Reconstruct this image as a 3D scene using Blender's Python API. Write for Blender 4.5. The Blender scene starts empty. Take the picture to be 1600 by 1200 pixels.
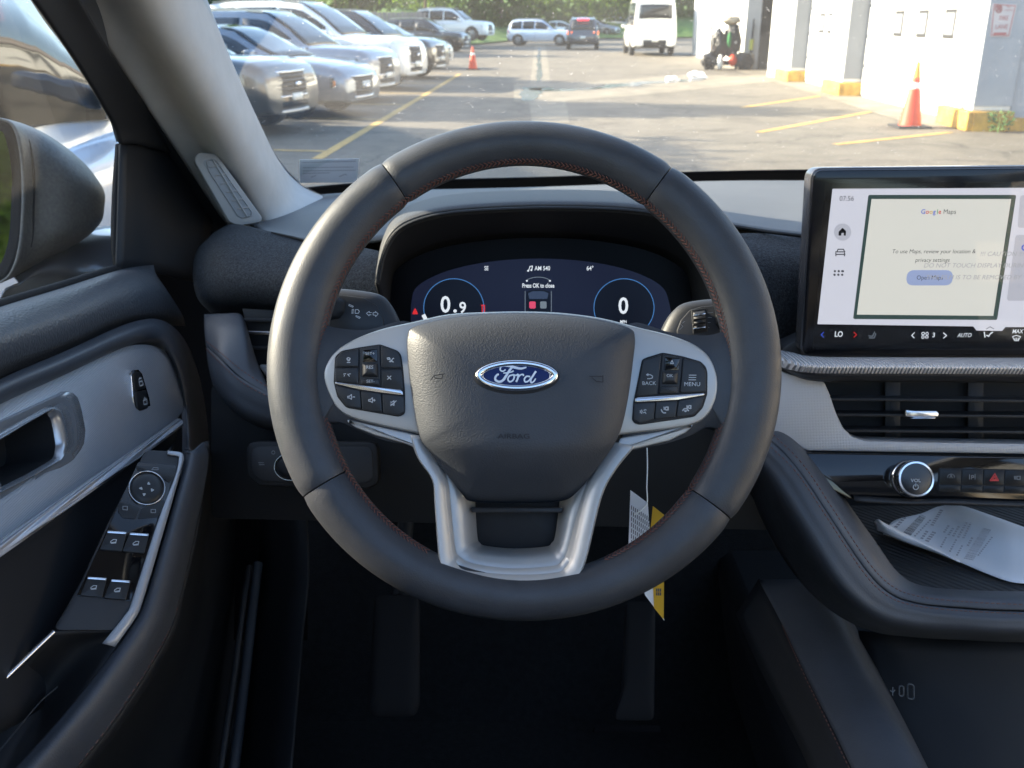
import bpy, bmesh, math, random
from math import sin, cos, pi, radians, sqrt, atan, atan2
from mathutils import Vector, Matrix, noise
random.seed(7)

# ------------------------------------------------------------ camera, sky, sun, exposure
FPX = 1500.0                       # focal length in photo pixels (1600 wide)
TH = atan(566 / 1500)              # camera pitch below the horizon
CAM = Vector((0, 0, 1.5))
RT = Vector((1, 0, 0)); FW = Vector((0, cos(TH), -sin(TH))); UP = Vector((0, sin(TH), cos(TH)))
scene = bpy.context.scene
cam_data = bpy.data.cameras.new('camera'); cam = bpy.data.objects.new('camera', cam_data)
scene.collection.objects.link(cam); scene.camera = cam
cam.location = CAM; cam.rotation_euler = (pi / 2 - TH, 0, 0)
cam_data.sensor_width = 36; cam_data.lens = 36 * FPX / 1600
cam_data.clip_start = 0.02; cam_data.clip_end = 2000
cam_data.dof.use_dof = True; cam_data.dof.focus_distance = 0.80; cam_data.dof.aperture_fstop = 15

SUN_AZ = 77.5                      # degrees to the side of straight ahead
SUN_EL = 23.5
TO_SUN = Vector((-sin(radians(SUN_AZ)) * cos(radians(SUN_EL)), cos(radians(SUN_AZ)) * cos(radians(SUN_EL)), sin(radians(SUN_EL))))
world = bpy.data.worlds.new('World'); scene.world = world; world.use_nodes = True
wn = world.node_tree
sky = wn.nodes.new('ShaderNodeTexSky'); sky.sky_type = 'NISHITA'; sky.sun_disc = False
sky.sun_elevation = radians(SUN_EL); sky.sun_rotation = radians(-SUN_AZ)
sky.air_density = 1.0; sky.dust_density = 1.2
bg = wn.nodes['Background']; bg.inputs['Strength'].default_value = 0.15
wn.links.new(sky.outputs[0], bg.inputs['Color'])
sun_data = bpy.data.lights.new('sun', 'SUN'); sun = bpy.data.objects.new('sun', sun_data)
scene.collection.objects.link(sun)
sun_data.energy = 4.8; sun_data.angle = radians(0.53); sun_data.color = (1.0, 0.86, 0.66)
sun.rotation_euler = TO_SUN.to_track_quat('Z', 'Y').to_euler(); sun.location = (-20, 10, 20)
scene.view_settings.view_transform = 'Standard'; scene.view_settings.look = 'None'
scene.view_settings.gamma = 1.0; scene.view_settings.exposure = 2.24
scene.render.engine = 'CYCLES'
cy = scene.cycles
cy.use_denoising = True; cy.max_bounces = 10; cy.diffuse_bounces = 4; cy.glossy_bounces = 4
cy.transmission_bounces = 6; cy.transparent_max_bounces = 16; cy.caustics_reflective = False; cy.caustics_refractive = False
cy.sample_clamp_indirect = 6.0; cy.blur_glossy = 0.5

# ------------------------------------------------------------ pixels of the photograph as rays
def ray(px, py): return FW + RT * ((px - 800) / FPX) + UP * ((600 - py) / FPX)
def P(px, py, d): return CAM + ray(px, py) * d
def PX(px, py, x): r = ray(px, py); return CAM + r * (x / r.x)
def PZ(px, py, z): r = ray(px, py); return CAM + r * ((z - CAM.z) / r.z)
def G(px, py): return PZ(px, py, 0.0)

class Plane:
    def __init__(s, o, n):
        s.o = Vector(o); s.n = Vector(n).normalized()
        x = Vector((1, 0, 0)); s.r = (x - s.n * x.dot(s.n)).normalized(); s.u = s.n.cross(s.r)
    def hit(s, px, py, off=0.0):
        r = ray(px, py); return CAM + r * ((s.o + s.n * off - CAM).dot(s.n) / r.dot(s.n))
    def uv(s, px, py, off=0.0):
        h = s.hit(px, py, off) - s.o; return Vector((h.dot(s.r), h.dot(s.u)))
    def at(s, u, v, w=0.0): return s.o + s.r * u + s.u * v + s.n * w
    def px(s, px, py, off=0.0):                      # metres per photo pixel at that spot
        return (s.uv(px + 1, py, off) - s.uv(px, py, off)).length

# ------------------------------------------------------------ materials
MATS = {}
def nt(name):
    m = bpy.data.materials.new(name); m.use_nodes = True
    t = m.node_tree; b = t.nodes['Principled BSDF']; MATS[name] = m
    return m, t, b
def N(t, typ, **kw):
    n = t.nodes.new(typ)
    for k, v in kw.items():
        if k in n.inputs.keys(): n.inputs[k].default_value = v
        else: setattr(n, k, v)
    return n
def ramp(t, src, stops):
    r = t.nodes.new('ShaderNodeValToRGB'); e = r.color_ramp.elements
    while len(e) < len(stops): e.new(0.5)
    for k, (p, c) in enumerate(stops):
        e[k].position = p; e[k].color = (*c, 1) if len(c) == 3 else c
    t.links.new(src, r.inputs['Fac']); return r
def pbr(name, col, rough=0.5, metal=0.0, spec=0.5, bump=None, vary=0.0, vscale=6.0, emit=None, estr=0.0, coat=0.0, rvary=0.0):
    """bump: (kind, scale per metre, strength, distance)"""
    m, t, b = nt(name)
    b.inputs['Base Color'].default_value = (*col, 1); b.inputs['Roughness'].default_value = rough
    b.inputs['Metallic'].default_value = metal; b.inputs['Specular IOR Level'].default_value = spec
    if coat: b.inputs['Coat Weight'].default_value = coat; b.inputs['Coat Roughness'].default_value = 0.05
    if emit: b.inputs['Emission Color'].default_value = (*emit, 1); b.inputs['Emission Strength'].default_value = estr
    tc = N(t, 'ShaderNodeTexCoord')
    if vary:
        n = N(t, 'ShaderNodeTexNoise', Scale=vscale, Detail=6.0, Roughness=0.65)
        t.links.new(tc.outputs['Object'], n.inputs['Vector'])
        lo = tuple(max(0, c * (1 - vary)) for c in col); hi = tuple(min(1, c * (1 + vary)) for c in col)
        r = ramp(t, n.outputs['Fac'], [(0.3, lo), (0.7, hi)]); t.links.new(r.outputs[0], b.inputs['Base Color'])
    if rvary:
        n = N(t, 'ShaderNodeTexNoise', Scale=vscale * 2.3, Detail=5.0, Roughness=0.7)
        t.links.new(tc.outputs['Object'], n.inputs['Vector'])
        r = N(t, 'ShaderNodeMapRange'); r.inputs['From Min'].default_value = 0.3; r.inputs['From Max'].default_value = 0.7
        r.inputs['To Min'].default_value = rough - rvary; r.inputs['To Max'].default_value = rough + rvary
        t.links.new(n.outputs['Fac'], r.inputs['Value']); t.links.new(r.outputs[0], b.inputs['Roughness'])
    if bump:
        kind, sc, st, dist = bump
        bm = N(t, 'ShaderNodeBump', Strength=st, Distance=dist)
        if kind == 'noise':
            n = N(t, 'ShaderNodeTexNoise', Scale=sc, Detail=3.0); t.links.new(tc.outputs['Object'], n.inputs['Vector']); h = n.outputs['Fac']
        elif kind == 'grain':
            n = N(t, 'ShaderNodeTexVoronoi', Scale=sc, feature='SMOOTH_F1'); t.links.new(tc.outputs['Object'], n.inputs['Vector']); h = n.outputs['Distance']
        elif kind == 'weave':
            a = N(t, 'ShaderNodeTexWave', Scale=sc, bands_direction='X'); c = N(t, 'ShaderNodeTexWave', Scale=sc, bands_direction='Z')
            t.links.new(tc.outputs['Object'], a.inputs['Vector']); t.links.new(tc.outputs['Object'], c.inputs['Vector'])
            mm = N(t, 'ShaderNodeMath', operation='MULTIPLY'); t.links.new(a.outputs['Fac'], mm.inputs[0]); t.links.new(c.outputs['Fac'], mm.inputs[1]); h = mm.outputs[0]
        else:                                         # 'ribX','ribY','ribZ','ribD'
            n = N(t, 'ShaderNodeTexWave', Scale=sc, bands_direction={'X': 'X', 'Y': 'Y', 'Z': 'Z', 'D': 'DIAGONAL'}[kind[3]])
            t.links.new(tc.outputs['Object'], n.inputs['Vector']); h = n.outputs['Fac']
        t.links.new(h, bm.inputs['Height']); t.links.new(bm.outputs[0], b.inputs['Normal'])
    return m
# interior
pbr('leather', (0.034, 0.038, 0.045), 0.46, spec=0.45, bump=('grain', 1000, 0.25, 0.0005), vary=0.18, vscale=24, rvary=0.08)
pbr('leather_grain', (0.035, 0.039, 0.046), 0.50, spec=0.42, bump=('grain', 1000, 0.40, 0.0005), vary=0.1, vscale=20)
pbr('ledge_grain', (0.055, 0.058, 0.064), 0.48, spec=0.5, bump=('grain', 400, 0.7, 0.0011)); pbr('bezel', (0.42, 0.43, 0.45), 0.25, metal=0.7); pbr('cluster_glass', (0.003, 0.003, 0.004), 0.35, spec=0.08)
pbr('leather_soft', (0.053, 0.058, 0.068), 0.50, spec=0.5, bump=('grain', 800, 0.3, 0.0005), vary=0.12, vscale=10, rvary=0.06)
pbr('plastic_black', (0.022, 0.023, 0.026), 0.5, spec=0.4, bump=('noise', 900, 0.12, 0.0004))
pbr('plastic_dark', (0.011, 0.012, 0.014), 0.6, spec=0.35, bump=('noise', 700, 0.15, 0.0004))
pbr('button_black', (0.016, 0.017, 0.019), 0.42, spec=0.42, bump=('noise', 1200, 0.05, 0.0003))
pbr('piano_black', (0.006, 0.006, 0.007), 0.07, spec=0.55, rvary=0.03, vscale=9)
pbr('screen_glass', (0.006, 0.006, 0.008), 0.12, spec=0.4, rvary=0.05, vscale=7)
pbr('dash_top', (0.075, 0.078, 0.083), 0.62, spec=0.4, bump=('grain', 700, 0.4, 0.0006), vary=0.1, vscale=5)
pbr('brow_grain', (0.036, 0.038, 0.042), 0.62, spec=0.35, bump=('grain', 600, 0.5, 0.0007))
pbr('fabric', (0.034, 0.037, 0.042), 0.85, spec=0.25, bump=('noise', 620, 1.0, 0.0022), vary=0.75, vscale=380)
pbr('carpet', (0.010, 0.011, 0.012), 0.95, spec=0.1, bump=('noise', 400, 0.8, 0.002), vary=0.3, vscale=90)
pbr('pillar_cloth', (0.42, 0.42, 0.41), 0.85, spec=0.25, bump=('noise', 1400, 0.12, 0.0004), vary=0.05, vscale=30)
pbr('pillar_plastic', (0.27, 0.27, 0.265), 0.6, spec=0.3, bump=('noise', 900, 0.08, 0.0003))
pbr('headliner', (0.42, 0.42, 0.41), 0.9, spec=0.2, bump=('noise', 900, 0.2, 0.0006))
pbr('satin_silver', (0.43, 0.43, 0.42), 0.38, metal=0.3, bump=('noise', 2500, 0.05, 0.0002), rvary=0.05, vscale=25)
pbr('trim_silver', (0.42, 0.43, 0.45), 0.42, metal=0.3, bump=('weave', 200, 0.5, 0.0010), rvary=0.05, vscale=20)
pbr('trim_plain', (0.40, 0.41, 0.43), 0.4, metal=0.4); pbr('door_metal', (0.36, 0.37, 0.39), 0.40, metal=0.35, bump=('ribZ', 170, 0.5, 0.0012), rvary=0.05, vscale=20)
pbr('rib_silver', (0.66, 0.66, 0.69), 0.36, metal=0.2, bump=('ribX', 85, 1.0, 0.004))
pbr('chrome', (0.78, 0.78, 0.80), 0.12, metal=1.0)
pbr('chrome_satin', (0.70, 0.70, 0.72), 0.25, metal=1.0)
pbr('emblem_blue', (0.004, 0.014, 0.10), 0.3, spec=0.2, coat=0.08)
pbr('emblem_silver', (0.62, 0.64, 0.68), 0.32, metal=0.3)
pbr('stitch', (0.135, 0.066, 0.055), 0.8, spec=0.2)
pbr('print_white', (0.50, 0.52, 0.54), 0.6, spec=0.2)
pbr('print_grey', (0.24, 0.25, 0.26), 0.6, spec=0.2)
pbr('print_dark', (0.010, 0.011, 0.012), 0.6, spec=0.2)
pbr('tray_mat', (0.035, 0.036, 0.038), 0.7, spec=0.3, bump=('ribD', 62, 0.9, 0.002))
pbr('paper', (0.82, 0.82, 0.84), 0.75, spec=0.2, bump=('noise', 60, 0.12, 0.002))
pbr('ink', (0.10, 0.10, 0.11), 0.8, spec=0.1)
pbr('ink_pale', (0.38, 0.36, 0.38), 0.8, spec=0.1)
pbr('tag_yellow', (0.62, 0.36, 0.02), 0.6)
pbr('string', (0.75, 0.75, 0.72), 0.8)
pbr('rubber', (0.007, 0.007, 0.008), 0.75, spec=0.3)
pbr('red_print', (0.35, 0.02, 0.02), 0.5, emit=(1, 0.03, 0.02), estr=0.02)
def glow(name, col, s):
    m, t, b = nt(name); b.inputs['Base Color'].default_value = (*(c * 0.12 for c in col), 1)
    b.inputs['Roughness'].default_value = 0.3; b.inputs['Specular IOR Level'].default_value = 0.2; b.inputs['Emission Color'].default_value = (*col, 1); b.inputs['Emission Strength'].default_value = s * 0.72
    return m
glow('lit_white', (0.85, 0.92, 1.0), 0.26)
glow('lit_blue', (0.10, 0.32, 0.75), 0.16)
glow('lit_red', (1.0, 0.04, 0.05), 0.20)
glow('lit_pink', (1.0, 0.10, 0.22), 0.20)
glow('lit_grey', (0.45, 0.55, 0.65), 0.10)
glow('lit_steel', (0.10, 0.15, 0.28), 0.10)
glow('display_navy', (0.020, 0.026, 0.075), 0.10)
glow('display_navy_deep', (0.006, 0.009, 0.026), 0.10)
glow('tail_lit', (1.0, 0.16, 0.03), 1.2); glow('brake_lit', (1.0, 0.01, 0.03), 1.2)
glow('ui_lilac', (0.82, 0.84, 0.95), 0.225)
glow('ui_cream', (0.90, 0.90, 0.83), 0.225)
glow('ui_circle', (0.66, 0.68, 0.78), 0.20)
glow('ui_border', (0.055, 0.10, 0.095), 0.20)
glow('ui_pill', (0.45, 0.55, 0.86), 0.205)
glow('ui_text', (0.10, 0.10, 0.12), 0.18)
glow('ui_black', (0.01, 0.01, 0.012), 0.15)
glow('ui_film', (0.50, 0.50, 0.52), 0.20)
glow('ui_blue', (0.05, 0.12, 0.75), 0.22); glow('ui_red', (0.8, 0.03, 0.03), 0.22)
glow('ui_green', (0.05, 0.40, 0.10), 0.20); glow('ui_yellow', (0.80, 0.50, 0.02), 0.20)
# outdoors
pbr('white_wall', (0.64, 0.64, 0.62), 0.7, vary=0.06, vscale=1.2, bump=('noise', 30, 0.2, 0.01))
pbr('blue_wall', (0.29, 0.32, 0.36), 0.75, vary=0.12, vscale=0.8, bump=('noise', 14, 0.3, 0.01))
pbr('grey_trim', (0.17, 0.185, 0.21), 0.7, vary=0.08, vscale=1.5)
pbr('yellow_paint', (0.46, 0.27, 0.05), 0.75, vary=0.45, vscale=5)
pbr('concrete', (0.165, 0.142, 0.105), 0.85, vary=0.4, vscale=1.6, bump=('noise', 25, 0.3, 0.01))
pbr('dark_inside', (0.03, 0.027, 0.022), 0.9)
pbr('tyre', (0.016, 0.016, 0.017), 0.8)
pbr('rim_alloy', (0.42, 0.43, 0.45), 0.3, metal=0.8)
pbr('car_glass', (0.010, 0.014, 0.018), 0.05, spec=0.5)
pbr('lamp_glass', (0.40, 0.42, 0.44), 0.15, spec=0.6, metal=0.2)
pbr('lamp_red', (0.45, 0.02, 0.015), 0.2)
pbr('lamp_amber', (0.6, 0.16, 0.02), 0.2)
pbr('cone_orange', (0.60, 0.055, 0.015), 0.5)
pbr('plate_white', (0.7, 0.7, 0.66), 0.5)
def paint(name, col, metal=0.35, rough=0.28): return pbr(name, col, rough, metal=metal, coat=0.9, spec=0.5)
paint('paint_silver', (0.52, 0.58, 0.68), 0.25, 0.25); paint('paint_white', (0.74, 0.74, 0.72), 0.0, 0.3)
paint('paint_black', (0.012, 0.013, 0.016), 0.0); paint('paint_bronze', (0.05, 0.055, 0.06), 0.4)
paint('paint_grey', (0.20, 0.22, 0.25), 0.45); paint('paint_steel', (0.13, 0.16, 0.20), 0.4); paint('paint_navy', (0.02, 0.03, 0.05), 0.2)
pbr('mirror_shell', (0.17, 0.155, 0.14), 0.5, metal=0.2, vary=0.25, vscale=220, bump=('noise', 900, 0.1, 0.0004)); paint('body_dark', (0.10, 0.11, 0.13), 0.4, 0.3)
m, t, b = nt('mirror_glass'); b.inputs['Metallic'].default_value = 1; b.inputs['Roughness'].default_value = 0.03; b.inputs['Base Color'].default_value = (0.82, 0.86, 0.86, 1)

def glass_mat(name, dust, speck, refl=1.0, tint=(0.93, 0.97, 0.96)):
    m = bpy.data.materials.new(name); m.use_nodes = True; MATS[name] = m; t = m.node_tree; t.nodes.clear()
    out = N(t, 'ShaderNodeOutputMaterial'); tr = N(t, 'ShaderNodeBsdfTransparent'); tr.inputs[0].default_value = (*tint, 1)
    gl = N(t, 'ShaderNodeBsdfGlossy'); gl.inputs['Roughness'].default_value = 0.02
    fr = N(t, 'ShaderNodeFresnel'); fr.inputs['IOR'].default_value = 1.3
    mx = N(t, 'ShaderNodeMixShader'); fm = N(t, 'ShaderNodeMath', operation='MULTIPLY'); fm.inputs[1].default_value = refl
    t.links.new(fr.outputs[0], fm.inputs[0]); t.links.new(fm.outputs[0], mx.inputs[0]); t.links.new(tr.outputs[0], mx.inputs[1]); t.links.new(gl.outputs[0], mx.inputs[2])
    last = mx
    if dust or speck:
        tc = N(t, 'ShaderNodeTexCoord')
        vo = N(t, 'ShaderNodeTexVoronoi', Scale=300.0); t.links.new(tc.outputs['Object'], vo.inputs['Vector'])
        nz = N(t, 'ShaderNodeTexNoise', Scale=120.0, Detail=2.0); t.links.new(tc.outputs['Object'], nz.inputs['Vector'])
        th = N(t, 'ShaderNodeMapRange'); th.inputs['From Min'].default_value = 0.50; th.inputs['From Max'].default_value = 0.74; th.inputs['To Min'].default_value = 0.0; th.inputs['To Max'].default_value = 0.36
        t.links.new(nz.outputs['Fac'], th.inputs['Value'])
        sub = N(t, 'ShaderNodeMath', operation='SUBTRACT'); t.links.new(th.outputs[0], sub.inputs[0]); t.links.new(vo.outputs['Distance'], sub.inputs[1])
        sp = N(t, 'ShaderNodeMath', operation='MULTIPLY'); sp.use_clamp = True; sp.inputs[1].default_value = 5.0; t.links.new(sub.outputs[0], sp.inputs[0])
        sp2 = N(t, 'ShaderNodeMath', operation='MULTIPLY'); sp2.inputs[1].default_value = speck; t.links.new(sp.outputs[0], sp2.inputs[0])
        n2 = N(t, 'ShaderNodeTexNoise', Scale=5.0, Detail=5.0, Roughness=0.7); t.links.new(tc.outputs['Object'], n2.inputs['Vector'])
        mr = N(t, 'ShaderNodeMapRange'); mr.inputs['From Min'].default_value = 0.3; mr.inputs['From Max'].default_value = 0.7; mr.inputs['To Min'].default_value = dust * 0.5; mr.inputs['To Max'].default_value = dust * 1.4
        t.links.new(n2.outputs['Fac'], mr.inputs['Value'])
        ad = N(t, 'ShaderNodeMath', operation='ADD'); ad.use_clamp = True; t.links.new(sp2.outputs[0], ad.inputs[0]); t.links.new(mr.outputs[0], ad.inputs[1])
        tl = N(t, 'ShaderNodeBsdfTranslucent'); tl.inputs[0].default_value = (0.85, 0.83, 0.78, 1)
        m2 = N(t, 'ShaderNodeMixShader'); t.links.new(ad.outputs[0], m2.inputs[0]); t.links.new(mx.outputs[0], m2.inputs[1]); t.links.new(tl.outputs[0], m2.inputs[2]); last = m2
    t.links.new(last.outputs[0], out.inputs[0]); return m
pbr('frame_dark', (0.10, 0.10, 0.11), 0.22, metal=0.6); pbr('gloss_button', (0.008, 0.008, 0.009), 0.28, spec=0.3)
glass_mat('windshield_glass', 0.040, 0.55, 0.35); glass_mat('fill_roof_tint', 0.0, 0.0, 0.3, (0.84, 0.89, 0.95)); pbr('gap_black', (0.004, 0.004, 0.005), 0.8, spec=0.1)
glass_mat('side_glass', 0.008, 0.0, 0.35, (0.90, 0.94, 0.93))
glass_mat('film', 0.0, 0.0, 0.6, (0.97, 0.97, 0.97))

# ------------------------------------------------------------ mesh helpers
def link(o): scene.collection.objects.link(o); return o
def thing(name, label, cat, base=(0, 0, 0), group=None, rotz=0.0):
    o = link(bpy.data.objects.new(name, None)); o.location = base; o.rotation_euler = (0, 0, rotz)
    o.empty_display_size = 0.05; o['label'] = label; o['category'] = cat
    if group: o['group'] = group
    return o
def tag(o, label, cat, group=None):
    o['label'] = label; o['category'] = cat
    if group: o['group'] = group
    return o
def kind(o, k): o['kind'] = k; return o
def wloc(p):
    l = Vector((0, 0, 0))
    while p is not None: l = l + Vector(p.location); p = p.parent
    return l
def mk(name, verts, faces, mat, parent=None, smooth=35, base=None, local=False, face_cam=False, mats=None, fmat=None):
    off = wloc(parent) if (parent is not None and not local) else (Vector(base) if base is not None else Vector((0, 0, 0)))
    me = bpy.data.meshes.new(name)
    me.from_pydata([tuple(Vector(v) - off) for v in verts], [], faces)
    if face_cam:
        s = 0.0
        for p in me.polygons: s += p.area * p.normal.dot((CAM - off) - p.center)
        if s < 0: me.flip_normals()
    else:
        bm = bmesh.new(); bm.from_mesh(me); bmesh.ops.recalc_face_normals(bm, faces=bm.faces); bm.to_mesh(me); bm.free()
    for mm in ([mat] if mats is None else mats): me.materials.append(MATS[mm])
    if fmat:
        for p, k in zip(me.polygons, fmat): p.material_index = k
    if smooth:
        me.polygons.foreach_set('use_smooth', [True] * len(me.polygons))
        me.set_sharp_from_angle(angle=radians(smooth))
    me.update()
    o = link(bpy.data.objects.new(name, me)); o.parent = parent
    if base is not None and parent is None: o.location = base
    return o
def solid(o, th, off=-1):
    md = o.modifiers.new('thickness', 'SOLIDIFY'); md.thickness = th; md.offset = off; return o
def cr(p0, p1, p2, p3, t):
    return 0.5 * ((2 * p1) + (p2 - p0) * t + (2 * p0 - 5 * p1 + 4 * p2 - p3) * t * t + (3 * p1 - p0 - 3 * p2 + p3) * t ** 3)
def spline(pts, n, closed=False):
    """resample control points with a Catmull-Rom curve, n samples per segment"""
    pts = [Vector(p) for p in pts]; k = len(pts); out = []
    segs = k if closed else k - 1
    for i in range(segs):
        g = (lambda j: pts[j % k]) if closed else (lambda j: pts[0] * 2 - pts[1] if j < 0 else (pts[-1] * 2 - pts[-2] if j >= k else pts[j]))
        for j in range(n): out.append(cr(g(i - 1), g(i), g(i + 1), g(i + 2), j / n))
    if not closed: out.append(pts[-1].copy())
    return out
def grid_faces(r, c, close_c=False, close_r=False):
    f = []
    for i in range(r if close_r else r - 1):
        for j in range(c if close_c else c - 1):
            f.append((i * c + j, i * c + (j + 1) % c, ((i + 1) % r) * c + (j + 1) % c, ((i + 1) % r) * c + j))
    return f
def patch(name, rows, mat, parent, nu=8, nv=8, th=0.004, smooth=60, wob=None):
    rows = [spline(r, nu) for r in rows]
    cols = [spline([r[j] for r in rows], nv) for j in range(len(rows[0]))]
    R_, C_ = len(cols[0]), len(cols)
    v = [cols[j][i] for i in range(R_) for j in range(C_)]
    o = mk(name, v, grid_faces(R_, C_), mat, parent, smooth, face_cam=True)
    if th: solid(o, th)
    return o
def tube(name, pts, r, mat, parent, seg=10, closed=False, base=None, cap=True, smooth=50):
    pts = [Vector(p) for p in pts]; n = len(pts); rf = r if callable(r) else (lambda t: r)
    v = []; prev = None
    for i in range(n):
        a = pts[(i + 1) % n] if (closed or i < n - 1) else pts[i]; b_ = pts[i - 1] if (closed or i > 0) else pts[i]
        tan = (a - b_).normalized()
        if prev is None: x = tan.orthogonal().normalized()
        else: x = (prev - tan * prev.dot(tan)).normalized()
        prev = x; y = tan.cross(x); rr = rf(i / max(1, n - 1))
        for k in range(seg): q = 2 * pi * k / seg; v.append(pts[i] + x * cos(q) * rr + y * sin(q) * rr)
    f = grid_faces(n, seg, True, closed)
    if cap and not closed: f += [tuple(range(seg))[::-1], tuple(range((n - 1) * seg, n * seg))]
    return mk(name, v, f, mat, parent, smooth, base=base)
def box_vf(lo, hi):
    x0, y0, z0 = lo; x1, y1, z1 = hi
    v = [(x0, y0, z0), (x1, y0, z0), (x1, y1, z0), (x0, y1, z0), (x0, y0, z1), (x1, y0, z1), (x1, y1, z1), (x0, y1, z1)]
    return v, [(0, 3, 2, 1), (4, 5, 6, 7), (0, 1, 5, 4), (1, 2, 6, 5), (2, 3, 7, 6), (3, 0, 4, 7)]
def boxo(name, lo, hi, mat, parent=None, bev=0.0, local=False, base=None):
    v, f = box_vf(lo, hi); o = mk(name, v, f, mat, parent, 35, local=local, base=base)
    if bev: md = o.modifiers.new('edge', 'BEVEL'); md.width = bev; md.segments = 2; md.limit_method = 'ANGLE'
    return o
def proj(p):
    r = Vector(p) - CAM; d = r.dot(FW); return Vector((800 + FPX * r.dot(RT) / d, 600 - FPX * r.dot(UP) / d))
def inside(p, poly):
    c = False; n = len(poly)
    for i in range(n):
        (x1, y1), (x2, y2) = poly[i], poly[i - 1]
        if (y1 > p.y) != (y2 > p.y) and p.x < (x2 - x1) * (p.y - y1) / (y2 - y1) + x1: c = not c
    return c
def cut_hole(o, poly):
    """drop the faces of a panel that lie inside a photo-pixel outline"""
    bm = bmesh.new(); bm.from_mesh(o.data); off = wloc(o)
    bmesh.ops.delete(bm, geom=[f for f in bm.faces if inside(proj(f.calc_center_median() + off), poly)], context='FACES'); bm.to_mesh(o.data); bm.free()
def star(q, c, n=64):
    """resample a 2-D outline at n even angles round c"""
    out = []
    for k in range(n):
        a = 2 * pi * k / n; d = Vector((cos(a), sin(a))); best = 0
        for i in range(len(q)):
            p, e = q[i] - c, q[(i + 1) % len(q)] - q[i]; den = d.x * e.y - d.y * e.x
            if abs(den) < 1e-12: continue
            t_ = (p.x * e.y - p.y * e.x) / den; u = (p.x * d.y - p.y * d.x) / den
            if t_ > 0 and -1e-6 <= u <= 1 + 1e-6: best = max(best, t_)
        out.append(c + d * best)
    return out
# 2-D outlines
def area2(p): return 0.5 * sum(p[i].x * p[(i + 1) % len(p)].y - p[(i + 1) % len(p)].x * p[i].y for i in range(len(p)))
def rounded(poly, r, seg=5):
    out = []; n = len(poly)
    for i in range(n):
        a, b_, c = poly[i - 1], poly[i], poly[(i + 1) % n]
        u = a - b_; w = c - b_; lu, lw = u.length, w.length
        if lu < 1e-7 or lw < 1e-7: continue
        u /= lu; w /= lw; ang = u.angle(w)
        if ang > radians(172): out.append(b_); continue
        d = min(r / max(1e-4, math.tan(ang / 2)), lu * 0.48, lw * 0.48)
        p0, p1 = b_ + u * d, b_ + w * d
        for k in range(seg + 1):
            s = k / seg; out.append(p0 * (1 - s) ** 2 + b_ * 2 * s * (1 - s) + p1 * s * s)
    return out
def inset(poly, d):
    n = len(poly); sgn = 1 if area2(poly) > 0 else -1; out = []
    for i in range(n):
        a, b_, c = poly[i - 1], poly[i], poly[(i + 1) % n]
        e1 = (b_ - a); e2 = (c - b_)
        if e1.length < 1e-9 or e2.length < 1e-9: out.append(b_.copy()); continue
        n1 = Vector((-e1.y, e1.x)).normalized() * sgn; n2 = Vector((-e2.y, e2.x)).normalized() * sgn
        m_ = n1 + n2
        if m_.length < 1e-6: m_ = n1
        m_.normalize(); out.append(b_ + m_ * (d / max(0.4, m_.dot(n1))))
    return out
def outline(pl, px, off=0.0, r=0.0, curve=0, seg=5):
    """photo-pixel outline -> plane coordinates; curve>0 splines it"""
    q = [pl.uv(x, y, off) for x, y in px]
    if curve: q = [Vector(v) for v in spline(q, curve, True)]
    elif r: q = rounded(q, r, seg)
    if area2(q) < 0: q.reverse()
    return q
def plate_uv(name, pl, q, off, th, mat, parent, bev=0.0008, bs=2):
    loops = [[pl.at(p.x, p.y, off - th) for p in q]]
    if bev:
        for k in range(bs + 1):
            a = k / bs * pi / 2; qq = inset(q, bev * (1 - cos(a)))
            loops.append([pl.at(p.x, p.y, off - bev * (1 - sin(a))) for p in qq])
    else: loops.append([pl.at(p.x, p.y, off) for p in q])
    n = len(q); v = [x for l in loops for x in l]
    f = grid_faces(len(loops), n, True) + [tuple(range((len(loops) - 1) * n, len(loops) * n)), tuple(range(n))[::-1]]
    return mk(name, v, f, mat, parent, 40)
def plate(name, pl, px, off, th, mat, parent, r=0.001, bev=0.0008, curve=0):
    return plate_uv(name, pl, outline(pl, px, off, r, curve), off, th, mat, parent, bev)
def dome_uv(name, pl, q, off, h, mat, parent, p=2.5, rings=10, th=0.004, zf=None, smooth=60):
    c = sum(q, Vector((0, 0))) / len(q); n = len(q); v = [pl.at(a.x, a.y, off - th) for a in q]
    R_ = 1
    for k in range(rings):
        s = 1 - (k / rings) ** 1.6
        for a in q:
            b_ = c + (a - c) * s; z = off + h * (1 - s ** p)
            if zf: z += zf(b_.x, b_.y, s)
            v.append(pl.at(b_.x, b_.y, z))
        R_ += 1
    f = grid_faces(R_, n, True)
    v.append(pl.at(c.x, c.y, off + h + (zf(c.x, c.y, 0) if zf else 0))); e = len(v) - 1; s0 = (R_ - 1) * n
    f += [(s0 + i, s0 + (i + 1) % n, e) for i in range(n)]
    return mk(name, v, f, mat, parent, smooth)
def dome(name, pl, px, off, h, mat, parent, p=2.5, rings=10, th=0.004, curve=0, r=0.002, zf=None):
    return dome_uv(name, pl, outline(pl, px, off, r, curve), off, h, mat, parent, p, rings, th, zf)
def ring(name, pl, q, w, off, h, mat, parent, th=0.002, prof=5):
    """raised bead that follows outline q, width w inward"""
    loops = [[pl.at(a.x, a.y, off - th) for a in q]]
    for k in range(prof + 1):
        a = pi * k / prof; qq = inset(q, w * (1 - cos(a)) / 2)
        loops.append([pl.at(b_.x, b_.y, off + h * sin(a)) for b_ in qq])
    qq = inset(q, w); loops.append([pl.at(b_.x, b_.y, off - th) for b_ in qq])
    n = len(q); return mk(name, [x for l in loops for x in l], grid_faces(len(loops), n, True), mat, parent, 60)
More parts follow.
